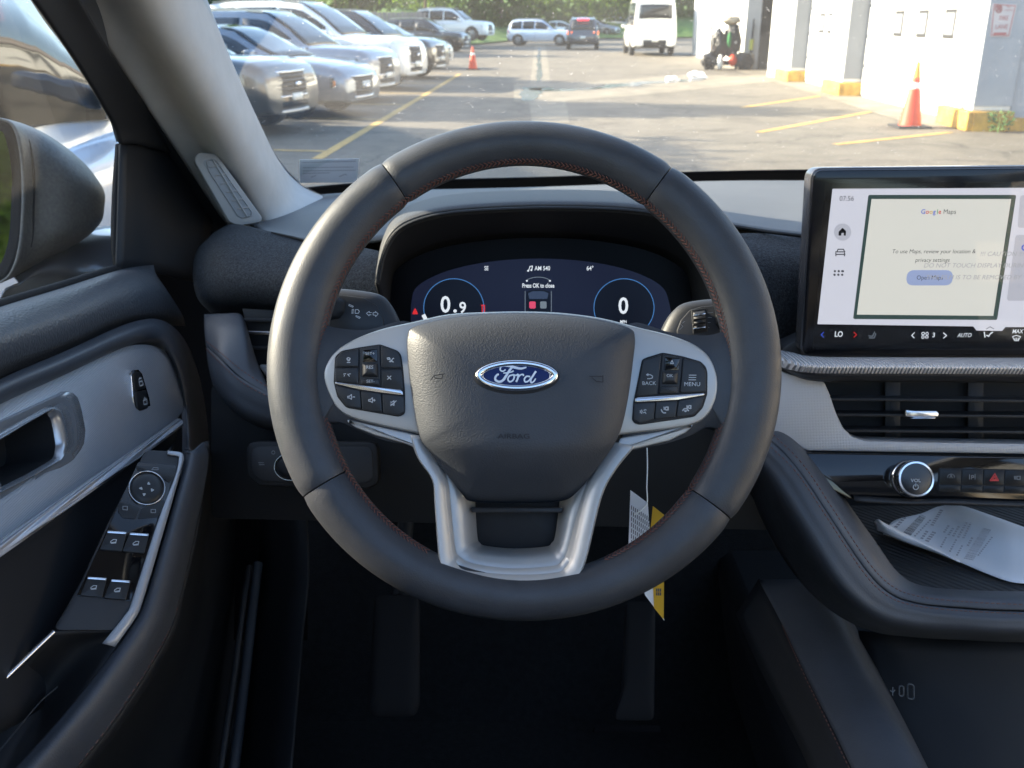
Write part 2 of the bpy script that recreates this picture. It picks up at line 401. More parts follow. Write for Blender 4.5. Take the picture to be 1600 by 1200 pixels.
def strokes(name, pl, lines, w, off, mat, parent, th=0.0002, dx=0, dy=0, s=1.0):
    """flat print: polylines in photo pixels, w = stroke width in pixels"""
    v = []; f = []
    for ln in lines:
        q = [pl.uv(x * s + dx, y * s + dy, off) for x, y in ln]; hw = w * pl.px(ln[0][0] * s + dx, ln[0][1] * s + dy, off) / 2
        for i in range(len(q) - 1):
            d = q[i + 1] - q[i]
            if d.length < 1e-9: continue
            d.normalize(); nn = Vector((-d.y, d.x)) * hw; e = d * hw * 0.5; b_ = len(v)
            for p in (q[i] - e + nn, q[i] - e - nn, q[i + 1] + e - nn, q[i + 1] + e + nn): v.append(pl.at(p.x, p.y, off))
            f.append((b_, b_ + 1, b_ + 2, b_ + 3))
    return mk(name, v, f, mat, parent, 0, face_cam=True)
def circ(cx, cy, rx, ry=None, n=28, a0=0, a1=360): 
    ry = rx if ry is None else ry
    return [(cx + rx * cos(radians(a0 + (a1 - a0) * k / n)), cy + ry * sin(radians(a0 + (a1 - a0) * k / n))) for k in range(n + 1)]
def text(name, s, pl, px, py, cap, mat, parent, off=0.0005, align='CENTER', shear=0.0, rot=0.0, sx=1.0, bold=0.0):
    """lettering lying in the plane: cap = capital height in photo pixels"""
    cu = bpy.data.curves.new(name, 'FONT'); cu.body = s; cu.align_x = align; cu.align_y = 'CENTER'; cu.shear = shear
    cu.resolution_u = 3; cu.offset = bold
    ob = bpy.data.objects.new(name, cu); me = bpy.data.meshes.new_from_object(ob)
    bpy.data.objects.remove(ob); bpy.data.curves.remove(cu)
    k = cap * pl.px(px, py, off) / 0.70; o = pl.uv(px, py, off); c_, s_ = cos(rot), sin(rot)
    vs = [pl.at(o.x + (v.co.x * sx * c_ - v.co.y * s_) * k, o.y + (v.co.x * sx * s_ + v.co.y * c_) * k, off) for v in me.vertices]
    fs = [tuple(p.vertices) for p in me.polygons]; bpy.data.meshes.remove(me)
    return mk(name, vs, fs, mat, parent, 0, face_cam=True)
# ------------------------------------------------------------ steering wheel
WP = Plane(P(819, 578, 0.716), (-FW * cos(radians(5)) + UP * sin(radians(5))))
wheel = thing('steering_wheel', 'leather wrapped steering wheel with satin silver spokes and blue oval emblem', 'steering wheel', WP.o)
RA, RB = 357 * WP.px(819, 578), 356.5 * WP.px(819, 578); RY = 6.5 * WP.px(819, 578)
def rim_tr(a): return 0.0168 + 0.0040 * abs(cos(a)) ** 1.5
def rim_pt(a, q, grow=0.0):
    tr = rim_tr(a) + grow; td = 0.0165 + grow
    e = Vector((cos(a) * RA, sin(a) * RB)); nr = Vector((cos(a) / RA, sin(a) / RB)).normalized()
    # finger swell toward the inside at the grips
    f = e + nr * (cos(q) * tr)
    return WP.at(f.x, f.y + RY, sin(q) * td)
def rim_arc(name, a0, a1, mat, n=64, grow=0.0):
    v = []; S = 28
    for i in range(n + 1):
        a = radians(a0 + (a1 - a0) * i / n); edge = min(i, n - i)
        g = grow - (0.0012 if edge == 0 else (0.0003 if edge == 1 else 0))
        v += [rim_pt(a, 2 * pi * k / S, g) for k in range(S)]
    f = grid_faces(n + 1, S, True) + [tuple(range(S))[::-1], tuple(range(n * S, (n + 1) * S))]
    return mk(name, v, f, mat, wheel, 60)
def pang(px, py): q = WP.uv(px, py); return math.degrees(atan2((q.y - RY) / RB, q.x / RA)) % 360
AUR, AUL, ALL, ALR = pang(1033, 285), pang(613, 282), pang(503, 760), pang(1112, 790)
rim_arc('rim_upper_cover', AUR + .15, AUL - .15, 'leather')['label'] = 'smooth black leather upper arc of the rim'
rim_arc('grip', AUL + .15, ALL - .15, 'leather', grow=0.0004)
rim_arc('rim_lower_cover', ALL + .15, ALR - .15, 'leather')
rim_arc('grip', ALR + .15, AUR + 360 - .15, 'leather', grow=0.0004)
# stitching round the inner edge: short raised cross stitches
v = []; f = []
def add_bar(v, f, a, b_, w):
    d = (b_ - a).normalized(); x = d.orthogonal().normalized(); y = d.cross(x); k = len(v)
    for p in (a, b_):
        for s1, s2 in ((1, 1), (-1, 1), (-1, -1), (1, -1)): v.append(p + x * s1 * w + y * s2 * w)
    f += [(k, k + 1, k + 5, k + 4), (k + 1, k + 2, k + 6, k + 5), (k + 2, k + 3, k + 7, k + 6), (k + 3, k, k + 4, k + 7), (k, k + 3, k + 2, k + 1), (k + 4, k + 5, k + 6, k + 7)]
for i in range(300):
    a = 2 * pi * i / 300; da = 2 * pi / 300 * 0.42
    if 243 < math.degrees(a) < 292: continue
    add_bar(v, f, rim_pt(a - da, pi - 0.40, 0.0005), rim_pt(a + da, pi - 0.20, 0.0005), 0.00042)
    add_bar(v, f, rim_pt(a + da, pi - 0.55, 0.0005), rim_pt(a - da, pi - 0.40, 0.0005), 0.0003)
kind(mk('stitching', v, f, 'stitch', wheel, 0), 'stuff')
# leather bridges from the grips to the silver lobes
dome('spoke_cover', WP, [(452, 560), (468, 525), (498, 508), (530, 513), (575, 515), (640, 503), (660, 560), (655, 680), (610, 690), (560, 672), (530, 660), (505, 664), (480, 690), (455, 640)], 0.004, 0.006, 'leather', wheel, p=3, th=0.02, curve=5)
dome('spoke_cover', WP, [(1188, 570), (1172, 530), (1142, 516), (1105, 524), (1050, 520), (985, 505), (970, 560), (975, 690), (1020, 697), (1075, 682), (1105, 668), (1128, 674), (1155, 695), (1185, 640)], 0.004, 0.006, 'leather', wheel, p=3, th=0.02, curve=5)
# silver frame: lobes plus top band (one plate behind the pad)
SP = [(505, 590), (512, 563), (530, 543), (560, 526), (600, 512), (645, 502), (700, 490), (760, 486.5), (820, 485.5), (880, 488), (940, 496), (1000, 511), (1045, 522), (1085, 537), (1110, 558), (1122, 590), (1120, 622), (1105, 650), (1080, 664), (1030, 672), (970, 679), (900, 690), (800, 700), (700, 690), (648, 676), (600, 666), (548, 652), (522, 632)]
plate('spoke_trim', WP, SP, 0.0125, 0.016, 'satin_silver', wheel, bev=0.0035, curve=4)['label'] = 'satin silver trim behind the buttons and pad'
# lower lips under the lobes
plate('spoke_lip', WP, [(537, 654), (600, 668), (655, 680), (662, 705), (632, 693), (585, 680), (555, 668)], 0.0085, 0.012, 'satin_silver', wheel, r=0.004, bev=0.002)
plate('spoke_lip', WP, [(1088, 661), (1030, 674), (968, 684), (960, 708), (990, 702), (1045, 689), (1072, 676)], 0.0085, 0.012, 'satin_silver', wheel, r=0.004, bev=0.002)
# lower U-shaped frame
UO = [(640, 680), (652, 715), (675, 750), (679, 790), (686, 875), (697, 900), (722, 911), (800, 917), (876, 914), (902, 903), (917, 872), (940, 778), (962, 735), (992, 698)]
UI = [(668, 680), (684, 726), (694, 755), (697, 790), (705, 862), (712, 880), (731, 892), (800, 899), (868, 896), (886, 886), (896, 862), (916, 775), (931, 738), (955, 690)]
def u_strip(name, A, oa, B, ob, mat, th=0.0, n=5, parent=wheel):
    a = [WP.uv(x, y, oa) for x, y in A]; b_ = [WP.uv(x, y, ob) for x, y in B]
    a = spline(a, n); b_ = spline(b_, n)
    return [WP.at(p.x, p.y, oa) for p in a], [WP.at(p.x, p.y, ob) for p in b_]
def strip(name, loops, mat, parent, th=0.003, smooth=45):
    n = len(loops[0]); o = mk(name, [p for l in loops for p in l], grid_faces(len(loops), n), mat, parent, smooth, face_cam=True)
    if th: solid(o, th)
    return o
bk, _ = u_strip('', UO, -0.012, UI, 0, '')
mid = [((a[0] * .9 + b[0] * .1), (a[1] * .9 + b[1] * .1)) for a, b in zip(UO, UI)]
m1, m2 = u_strip('', mid, 0.0105, UI, 0.0095, '')
o1, _ = u_strip('', UO, 0.0075, UI, 0, '')
strip('lower_spoke', [bk, o1, m1, m2], 'satin_silver', wheel, 0.002)['label'] = 'U-shaped satin silver lower spoke frame'
# stepped recess inside the U down to the dark slot
I1 = [(x * .985 + 805 * .015, y * .985 + 800 * .015) for x, y in UI]
I2 = [(677, 684), (692, 728), (701, 757), (704, 790), (711, 856), (718, 869), (738, 880), (800, 888), (864, 884), (879, 875), (888, 855), (909, 776), (924, 740), (947, 690)]
SL = [(735, 690), (740, 730), (742, 765), (743, 795), (746, 838), (750, 848), (760, 853), (803, 857), (852, 854), (862, 848), (867, 838), (873, 795), (875, 765), (880, 690)]
l0, l1 = u_strip('', UI, 0.0092, I1, 0.0055, ''); l2, l3 = u_strip('', I2, 0.0045, SL, -0.020, '')
strip('lower_recess', [l0, l1, l2], 'satin_silver', wheel, 0.002, 70)
I3 = [(x * .992 + 805 * .008, y * .992 + 790 * .008) for x, y in I2]
l4, _ = u_strip('', I3, 0.0015, SL, 0, '')
strip('recess_insert', [l4, l3], 'satin_silver', wheel, 0.002, 30)
plate('slot_backing', WP, [(700, 690), (910, 690), (905, 880), (715, 880)], -0.026, 0.004, 'plastic_dark', wheel)
plate('slot_bar', WP, [(735, 793), (880, 793), (878, 801), (738, 801)], -0.012, 0.006, 'plastic_black', wheel)
# airbag pad
PAD = [(637, 560), (637, 525), (648, 510), (700, 497), (760, 490.5), (820, 489), (880, 491.5), (935, 499), (982, 512), (992, 527), (989, 565), (980, 630), (966, 682), (935, 730), (905, 768), (878, 784), (810, 787), (738, 785), (720, 772), (695, 738), (668, 702), (655, 680), (644, 620)]
vc = WP.uv(810, 697).y; vb = WP.uv(810, 787).y
def padz(u, v_, s):
    z = 0.0
    if v_ < vc: z -= 0.020 * ((vc - v_) / (vc - vb)) ** 1.3
    z += 0.0015 * max(0, 1 - abs(v_ - vc) / 0.006) * (1 - s) * 0
    return z
dome('airbag_pad', WP, PAD, 0.017, 0.017, 'leather_grain', wheel, p=5, rings=22, th=0.014, curve=6, zf=padz)['label'] = 'grained black airbag cover'
EMB = Plane(WP.at(*WP.uv(807, 588, 0.034), 0.034), WP.n)
def ell(cx, cy, rx, ry, n=56): return circ(cx, cy, rx, ry, n)[:-1]
q = outline(EMB, ell(807, 588.5, 67, 27.5)); em = dome_uv('emblem', EMB, q, 0.0002, 0.0012, 'plastic_dark', wheel, p=6, rings=4, th=0.003)
em['label'] = 'blue oval badge with chrome ring and silver script'
ring('emblem_ring', EMB, outline(EMB, ell(807.5, 587, 65, 25)), 11.0 * EMB.px(807, 588), 0.0010, 0.0022, 'chrome', em)
q = outline(EMB, ell(807, 587, 54.5, 20)); dome_uv('emblem_field', EMB, q, 0.0012, 0.0009, 'emblem_blue', em, p=2, rings=5)
ring('emblem_line', EMB, outline(EMB, ell(807, 587, 53, 19)), 1.1 * EMB.px(807, 588), 0.0019, 0.0003, 'emblem_silver', em)
def script_stroke(v, f, pts, wf, off):
    q = [EMB.uv(730 + x * .1, 550 + y * .1, off) for x, y in pts]; q = spline(q, 6); n = len(q); b_ = len(v)
    for i, p in enumerate(q):
        d = (q[min(n - 1, i + 1)] - q[max(0, i - 1)]).normalized(); nn = Vector((-d.y, d.x)) * wf(i / (n - 1)) * .1 * EMB.px(807, 588) / 2
        for s_ in (1, -1): a = p + nn * s_; v.append(EMB.at(a.x, a.y, off))
    for i in range(n - 1): f.append((b_ + 2 * i, b_ + 2 * i + 1, b_ + 2 * i + 3, b_ + 2 * i + 2))
v = []; f = []; O = 0.0024
script_stroke(v, f, [(600, 275), (560, 300), (520, 285), (520, 245), (560, 215), (640, 215), (740, 240), (840, 258), (925, 238)], lambda t: 22 + 18 * sin(pi * min(1, max(0, (t - .45) * 1.8))), O)
script_stroke(v, f, [(700, 240), (660, 290), (610, 370), (560, 440), (500, 465), (445, 440), (440, 395), (470, 355), (495, 350)], lambda t: 38 - 14 * abs(t - .3), O + .0001)
script_stroke(v, f, [(565, 330), (620, 325), (690, 312), (725, 292)], lambda t: 20, O + .0002)
script_stroke(v, f, [(715, 355), (660, 375), (635, 425), (665, 465), (715, 440), (735, 385), (715, 355), (760, 365), (800, 345)], lambda t: 24, O + .0003)
script_stroke(v, f, [(800, 345), (790, 410), (765, 468)], lambda t: 28, O + .0004)
script_stroke(v, f, [(790, 405), (830, 360), (872, 350), (880, 375)], lambda t: 22, O + .0005)
script_stroke(v, f, [(985, 385), (930, 380), (895, 420), (905, 465), (955, 455), (1000, 400)], lambda t: 24, O + .0006)
script_stroke(v, f, [(1075, 300), (1035, 360), (995, 430), (1000, 478), (1040, 460), (1070, 415)], lambda t: 32 - 14 * t, O + .0007)
mk('emblem_script', v, f, 'emblem_silver', em, 0, face_cam=True)
# moulded marks on the pad
PD = Plane(WP.at(0, 0, 0.0345), WP.n)
text('airbag_lettering', 'AIRBAG', PD, 803, 682, 7.5, 'plastic_dark', wheel, 0.0006, sx=1.35)
strokes('horn_mark', PD, [[(673, 594), (678, 587), (690, 585), (695, 584)], [(678, 587), (680, 591), (690, 592), (692, 586)]], 1.2, 0.0006, 'plastic_dark', wheel)
strokes('horn_mark', PD, [[(921, 588), (942, 588)], [(925, 590), (932, 596), (942, 597), (942, 587)]], 1.2, 0.0006, 'plastic_dark', wheel)
# button pods
def L4(*pts): return [(480 + x * .18333, 500 + y * .18333) for x, y in pts]
def R4(*pts): return [(950 + x * .18333, 500 + y * .18333) for x, y in pts]
BO = 0.0135
def pod(M, base, buttons, rocker, bar, marks, lets):
    pd = plate('button_pod', WP, M(*base), BO + .0004, 0.005, 'plastic_dark', wheel, r=0.006, bev=0.0006)
    for b_ in buttons: plate('button', WP, M(*b_), BO + 0.0019, 0.003, 'button_black', pd, r=0.0016, bev=0.0007)
    fr, up, dr, dn = rocker
    plate('rocker_frame', WP, M(*fr), BO + 0.0012, 0.003, 'plastic_black', pd, r=0.0012)
    plate('rocker_panel', WP, M(*up), BO + 0.0018, 0.003, 'piano_black', pd, r=0.0008)
    plate('rocker_panel', WP, M(*dn), BO + 0.0026, 0.003, 'button_black', pd, r=0.0008)
    dome('rocker_drum', WP, M(*dr), BO + 0.002, 0.0026, 'button_black', pd, p=3, r=0.001, th=0.004)
    plate('chrome_bar', WP, M(*bar), BO + 0.0027, 0.004, 'chrome_satin', pd, r=0.0008, bev=0.0008)
    ic = BO + 0.0022
    for ln, w in marks: strokes('icon', WP, [M(*l) for l in ln], w, ic, 'print_white', pd)
    for s_, x, y, c, o_ in lets:
        a = M((x, y))[0]; text('lettering', s_, WP, a[0], a[1], c, 'print_white', pd, BO + o_, sx=1.05)
    return pd
sq = lambda x0, y0, x1, y1: [(x0, y0), (x1, y0), (x1, y1), (x0, y1), (x0, y0)]
pod(L4, [(224, 530), (235, 310), (290, 262), (440, 232), (620, 205), (775, 262), (800, 300), (815, 400), (834, 620), (834, 800), (780, 825), (330, 748), (255, 655)],
    [[(243, 330), (290, 272), (438, 246), (436, 398), (240, 400)], [(238, 407), (436, 407), (436, 542), (232, 522)], [(628, 215), (765, 266), (790, 305), (804, 410), (630, 408)], [(632, 420), (805, 423), (820, 600), (634, 572)],
     [(242, 556), (448, 598), (460, 758), (332, 734), (266, 640)], [(457, 602), (628, 622), (638, 786), (468, 764)], [(642, 626), (822, 648), (826, 786), (778, 812), (646, 793)]],
    ([(448, 242), (618, 215), (626, 568), (448, 548)], [(470, 255), (598, 243), (600, 358), (468, 360)], [(468, 368), (602, 366), (604, 484), (466, 484)], [(462, 500), (612, 502), (614, 556), (460, 546)]),
    [(232, 524), (430, 550), (795, 592), (812, 608), (816, 642), (620, 618), (440, 592), (240, 546)],
    [([[(338, 328), (350, 320), (366, 328), (362, 340), (342, 340), (338, 328)], [(346, 348), (360, 348)], [(340, 362), (366, 362)]], 1.2),
     ([[(310, 460), (330, 458)], [(318, 470), (314, 480)], [(344, 460), (360, 480)], [(352, 462), (370, 458)]], 1.0),
     ([[(680, 325), (700, 322), (708, 335), (684, 335)], [(712, 358), (728, 330), (738, 326)], [(700, 355), (716, 345)], [(722, 350), (734, 358)]], 1.4),
     ([[(684, 478), (714, 506)], [(714, 478), (684, 506)]], 1.2),
     ([[(346, 650), (360, 650), (378, 634), (378, 676), (360, 664), (346, 664), (346, 650)], [(388, 656), (406, 656)]], 1.2),
     ([[(524, 678), (538, 678), (556, 662), (556, 704), (538, 692), (524, 692), (524, 678)], [(562, 684), (580, 684)], [(571, 675), (571, 693)]], 1.2),
     ([[(710, 700), (722, 700), (740, 688), (740, 728), (722, 718), (710, 716)], [(712, 730), (760, 688)]], 1.3)],
    [('SET+', 536, 287, 4.6, .0021), ('RES', 532, 404, 5.0, .0048), ('SET-', 540, 523, 4.6, .0029)])
pod(R4, [(206, 850), (218, 700), (228, 650), (292, 335), (330, 318), (465, 276), (632, 306), (792, 352), (838, 400), (850, 450), (848, 630), (812, 745), (742, 824), (270, 894), (225, 880)],
    [[(300, 345), (455, 292), (420, 634), (242, 654)], [(645, 326), (780, 356), (836, 440), (836, 612), (614, 622)], [(222, 708), (404, 697), (390, 848), (270, 880), (218, 850)], [(412, 695), (596, 687), (574, 828), (397, 846)], [(604, 684), (822, 644), (798, 740), (728, 813), (582, 827)]],
    ([(466, 290), (636, 322), (606, 622), (432, 632)], [(482, 312), (614, 326), (606, 430), (476, 430)], [(466, 437), (600, 440), (592, 548), (460, 544)], [(448, 560), (596, 562), (592, 624), (440, 630)]),
    [(230, 668), (260, 656), (812, 620), (828, 628), (820, 642), (592, 682), (232, 702)],
    [([[(328, 466), (360, 466), (380, 478), (378, 494), (356, 500), (336, 500)], [(342, 458), (328, 466), (342, 474)]], 1.2),
     ([[(692, 470), (752, 470)], [(690, 490), (750, 490)], [(688, 510), (748, 510)]], 1.1),
     ([[(545, 345), (533, 372), (558, 372), (545, 345)]], 1.1), ([[(502, 592), (530, 592), (515, 612), (502, 592)]], 1.1),
     ([[(274, 772), (278, 782), (274, 792)], [(286, 766), (291, 782), (286, 798)], [(306, 770), (318, 764), (326, 768)], [(302, 790), (316, 784), (324, 798)]], 1.3),
     ([[(455, 762), (460, 780), (474, 792), (492, 790)], [(478, 742), (478, 764), (494, 742), (512, 742), (512, 766), (494, 766), (478, 746)]], 1.8),
     ([[(636, 772), (650, 756), (672, 756), (686, 774)], [(652, 772), (660, 780), (668, 772)], [(674, 730), (674, 752), (690, 730), (706, 730), (706, 754), (690, 752), (674, 734)]], 1.8)],
    [('BACK', 350, 540, 5.6, .0021), ('MENU', 718, 548, 6.2, .0021), ('OK', 526, 475, 4.6, .0048)])
# column behind the hub
col = thing('steering_column', 'dark plastic column shroud behind the steering wheel', 'steering column', WP.at(0, 0, -0.2))
v = []; S = 24; prof = [(-0.028, .060, .050), (-0.045, .085, .062), (-0.10, .092, .068), (-0.20, .095, .07), (-0.34, .10, .075)]
for w_, a_, b_ in prof:
    for k in range(S): q = 2 * pi * k / S; v.append(WP.at(a_ * cos(q), b_ * sin(q) - 0.012, w_))
mk('column_shroud', v, grid_faces(len(prof), S, True) + [tuple(range(S))[::-1]], 'plastic_dark', col, 50)
# ------------------------------------------------------------ stalks
SPn = Plane(WP.at(0, 0, -0.055), WP.n)
st = thing('indicator_stalk', 'black indicator stalk with headlight and arrow symbols behind the steering wheel', 'stalk', SPn.hit(560, 490))
dome('stalk_body', SPn, [(470, 455), (522, 451), (575, 456), (600, 464), (614, 482), (624, 510), (612, 524), (560, 526), (505, 518), (470, 510)], -0.004, 0.006, 'plastic_black', st, p=6, th=0.018, curve=5)
plate('stalk_face', SPn, [(470, 461), (519, 459), (568, 465), (588, 476), (599, 497), (600, 508), (592, 521), (540, 521), (470, 510)], 0.0034, 0.004, 'button_black', st, r=0.006, bev=0.0012)
dome('stalk_knob', SPn, [(466, 464), (530, 464), (540, 470), (538, 488), (530, 498), (500, 502), (466, 500)], 0.0036, 0.004, 'plastic_dark', st, p=5, r=0.003)
Q = lambda *p: [(480 + x * .1, 440 + y * .1) for x, y in p]
strokes('icon', SPn, [Q((655, 355), (720, 385), (712, 400), (650, 375), (655, 355)), Q((700, 435), (730, 435)), Q((697, 455), (727, 455)), Q((694, 475), (724, 475)), Q((692, 493), (722, 493)), Q((752, 440), (790, 435), (815, 465), (800, 495), (748, 495), (752, 440)), Q((760, 530), (830, 558), (815, 575), (760, 545)), Q((1005, 485), (970, 485), (970, 465), (925, 495), (968, 535), (968, 518), (1000, 518)), Q((1030, 485), (1065, 485), (1065, 465), (1108, 505), (1068, 548), (1068, 525), (1030, 522), (1030, 485))], 1.0, 0.0037, 'print_white', st)
st = thing('wiper_stalk', 'black wiper stalk with ribbed silver thumb wheel', 'stalk', SPn.hit(1100, 500))
dome('stalk_body', SPn, [(1032, 530), (1040, 506), (1052, 486), (1066, 475), (1090, 469.5), (1125, 467), (1160, 468), (1160, 520), (1135, 535), (1090, 545), (1050, 545)], -0.004, 0.006, 'plastic_black', st, p=6, th=0.018, curve=5)
plate('stalk_face', SPn, [(1057, 518), (1064, 500), (1078, 484), (1095, 479), (1126, 476), (1160, 476), (1160, 520), (1125, 532), (1085, 532), (1062, 528)], 0.0034, 0.004, 'plastic_black', st, r=0.005, bev=0.0012)
plate('wheel_frame', SPn, [(1080, 484), (1104, 481), (1106, 518), (1083, 522)], 0.0042, 0.003, 'plastic_dark', st, r=0.0008)
tw = dome('thumb_wheel', SPn, [(1083, 488), (1102, 485), (1103, 514), (1085, 518)], 0.0044, 0.0035, 'plastic_black', st, p=2.5, r=0.0008)
for k in range(4): plate('rib', SPn, [(1083.5, 491 + k * 7), (1102.5, 488.5 + k * 7), (1102.7, 491.5 + k * 7), (1083.8, 494 + k * 7)], 0.0086 - 0.0008 * abs(k - 1.5), 0.004, 'chrome_satin' if k in (0, 3) else 'rubber', tw, r=0.0004, bev=0.0005)
dome('end_knob', SPn, [(1118, 484), (1126, 480), (1160, 480), (1160, 520), (1128, 520), (1117, 505)], 0.0036, 0.004, 'plastic_dark', st, p=4, r=0.004)
strokes('icon', SPn, [[(1062, 515), (1067, 510), (1064, 507)], [(1066, 505), (1070, 502)], [(1106, 489), (1114, 488)], [(1106, 496), (1112, 496)], [(1106, 504), (1110, 504)], [(1107, 511), (1108, 512)]], 0.8, 0.0037, 'print_grey', st)
strokes('icon', SPn, [[(1122, 488), (1126, 486)], [(1124, 492), (1128, 490)], [(1130, 496), (1133, 500)], [(1131, 504), (1134, 505)]], 1.0, 0.0078, 'print_grey', st)
# ------------------------------------------------------------ dashboard
dash = thing('dashboard', 'black and grey dashboard with woven fabric inserts and slatted air vents', 'dashboard', P(840, 420, 1.15))
def row(*pts): return [P(*p) for p in pts]
patch('dash_top', [row((360, 318, 1.80), (470, 306, 1.82), (600, 298, 1.84), (840, 292, 1.86), (1100, 283, 1.86), (1300, 282, 1.85), (1700, 284, 1.8)),
                   row((380, 340, 1.55), (470, 325, 1.55), (600, 309, 1.5), (840, 300, 1.45), (1100, 298, 1.5), (1300, 305, 1.5), (1700, 308, 1.5)),
                   row((395, 352, 1.38), (465, 350, 1.34), (600, 335, 1.25), (840, 306, 1.2), (1090, 318, 1.25), (1300, 338, 1.2), (1700, 340, 1.2)),
                   row((410, 360, 1.27), (490, 376, 1.20), (600, 372, 1.14), (840, 318, 1.10), (1085, 342, 1.14), (1290, 369, 1.08), (1700, 372, 1.08))], 'dash_top', dash, 6, 6)
# brow over the instruments
AO = [(588, 440), (597, 395), (617, 360), (655, 340), (720, 328), (850, 322), (985, 326), (1058, 341), (1098, 368), (1117, 410), (1122, 450)]
AI = [(612, 520), (612, 445), (626, 415), (680, 390), (760, 376), (842, 372), (925, 376), (1005, 390), (1060, 415), (1078, 445), (1085, 520)]
def arch(off_y, grow, d): return [P(842 + (x - 842) * grow, y + off_y, d) for x, y in AO]
patch('brow_roll', [arch(-26, 0.99, 1.16), arch(-19, 1.0, 1.04), arch(-10, 1.003, 0.975), arch(-2, 1.002, 0.962)], 'brow_grain', dash, 5, 4, 0.003)['label'] = 'grained roll above the instrument hood'
patch('instrument_hood', [arch(-1, 1.0, 0.965), arch(3, 0.995, 0.955), arch(9, 0.985, 0.958), [P(x, y, 1.05) for x, y in AI]], 'plastic_dark', dash, 5, 4, 0.003)
# woven inserts
patch('fabric_panel', [row((335, 362, 1.30), (365, 350, 1.29), (420, 361, 1.26), (490, 377, 1.20), (560, 386, 1.13), (592, 392, 1.08)),
                       row((308, 390, 1.27), (350, 378, 1.22), (420, 388, 1.19), (490, 398, 1.14), (560, 403, 1.08), (601, 405, 1.05)),
                       row((301, 425, 1.26), (345, 425, 1.18), (420, 430, 1.14), (490, 435, 1.10), (560, 440, 1.06), (606, 445, 1.04)),
                       row((308, 465, 1.27), (350, 466, 1.20), (420, 470, 1.16), (490, 474, 1.12), (560, 478, 1.08), (606, 485, 1.06)),
                       row((330, 490, 1.32), (360, 491, 1.28), (420, 494, 1.25), (490, 497, 1.20), (560, 502, 1.15), (604, 510, 1.10))], 'fabric', dash, 6, 6)['label'] = 'woven dark fabric panel at the end of the dashboard'
patch('fabric_panel', [row((1092, 392, 1.10), (1110, 372, 1.10), (1180, 364, 1.09), (1300, 374, 1.09), (1420, 378, 1.09)),
                       row((1084, 440, 1.08), (1110, 420, 1.06), (1180, 410, 1.05), (1300, 415, 1.05), (1420, 418, 1.05)),
                       row((1080, 500, 1.09), (1110, 490, 1.07), (1180, 485, 1.06), (1300, 490, 1.06), (1420, 492, 1.06)),
                       row((1080, 560, 1.12), (1110, 552, 1.1), (1180, 550, 1.1), (1300, 560, 1.1), (1420, 562, 1.1))], 'fabric', dash, 6, 6)
tube('seam_gap', spline([P(1085, 347, 1.125), P(1150, 354, 1.105), P(1215, 364, 1.082), P(1290, 371, 1.07), P(1400, 373, 1.07)], 6), 0.0022, 'plastic_dark', dash, 8)
tube('seam_gap', spline([P(425, 364, 1.252), P(458, 371, 1.22), P(490, 379, 1.185), P(540, 386, 1.135)], 6), 0.0018, 'plastic_dark', dash, 8)
# driver's side vent and knee panel
patch('knee_panel', [row((319, 491, 1.20), (345, 490, 1.17), (374, 490, 1.16), (384, 504, 1.16)),
                     row((319, 512, 1.17), (345, 515, 1.14), (378, 518, 1.13), (391, 530, 1.14)),
                     row((321, 535, 1.15), (348, 553, 1.115), (385, 570, 1.11), (403, 568, 1.13)),
                     row((322, 541, 1.15), (346, 562, 1.113), (380, 592, 1.10), (425, 618, 1.09))], 'leather_soft', dash, 6, 6)
patch('knee_panel', [row((322, 542, 1.15), (346, 564, 1.113), (380, 594, 1.10), (440, 627, 1.085)),
                     row((325, 570, 1.145), (348, 595, 1.11), (385, 625, 1.10), (450, 650, 1.085)),
                     row((334, 605, 1.16), (358, 632, 1.125), (395, 656, 1.11), (460, 672, 1.10)),
                     row((350, 632, 1.22), (372, 652, 1.20), (410, 672, 1.18), (470, 684, 1.16))], 'leather_soft', dash, 6, 6)
v = []; f = []
def stitch_line(v, f, pts, step, w, gap=0.55):
    q = spline(pts, 24); acc = 0.0; last = q[0]
    for i in range(1, len(q)):
        acc += (q[i] - q[i - 1]).length
        if acc >= step:
            d = (q[i] - last); add_bar(v, f, last, last + d * gap, w); last = q[i]; acc = 0
stitch_line(v, f, row((322, 533, 1.149), (346, 552, 1.112), (380, 580, 1.10), (430, 612, 1.088)), 0.0042, 0.00045)
stitch_line(v, f, row((322, 545, 1.148), (346, 569, 1.109), (380, 599, 1.096), (430, 626, 1.084)), 0.0042, 0.00045)
kind(mk('stitching', v, f, 'stitch', dash, 0), 'stuff')
VL = Plane(P(415, 525, 1.16), (0.1, -0.96, 0.25))
vent = plate('air_vent', VL, [(378, 482), (520, 490), (520, 575), (402, 568)], -0.012, 0.004, 'plastic_dark', dash)
for k, y in enumerate((497, 517, 541)):
    plate('vent_slat', VL, [(380 + k * 5, y), (520, y + 3), (520, y + 9), (381 + k * 5, y + 5)], 0.0, 0.02, 'chrome_satin' if k == 1 else 'plastic_black', vent, r=0.0005, bev=0.0006)
plate('vent_trim', VL, [(402, 569), (425, 572), (520, 580), (520, 606), (425, 600)], 0.006, 0.01, 'trim_silver', dash, r=0.003, bev=0.002)
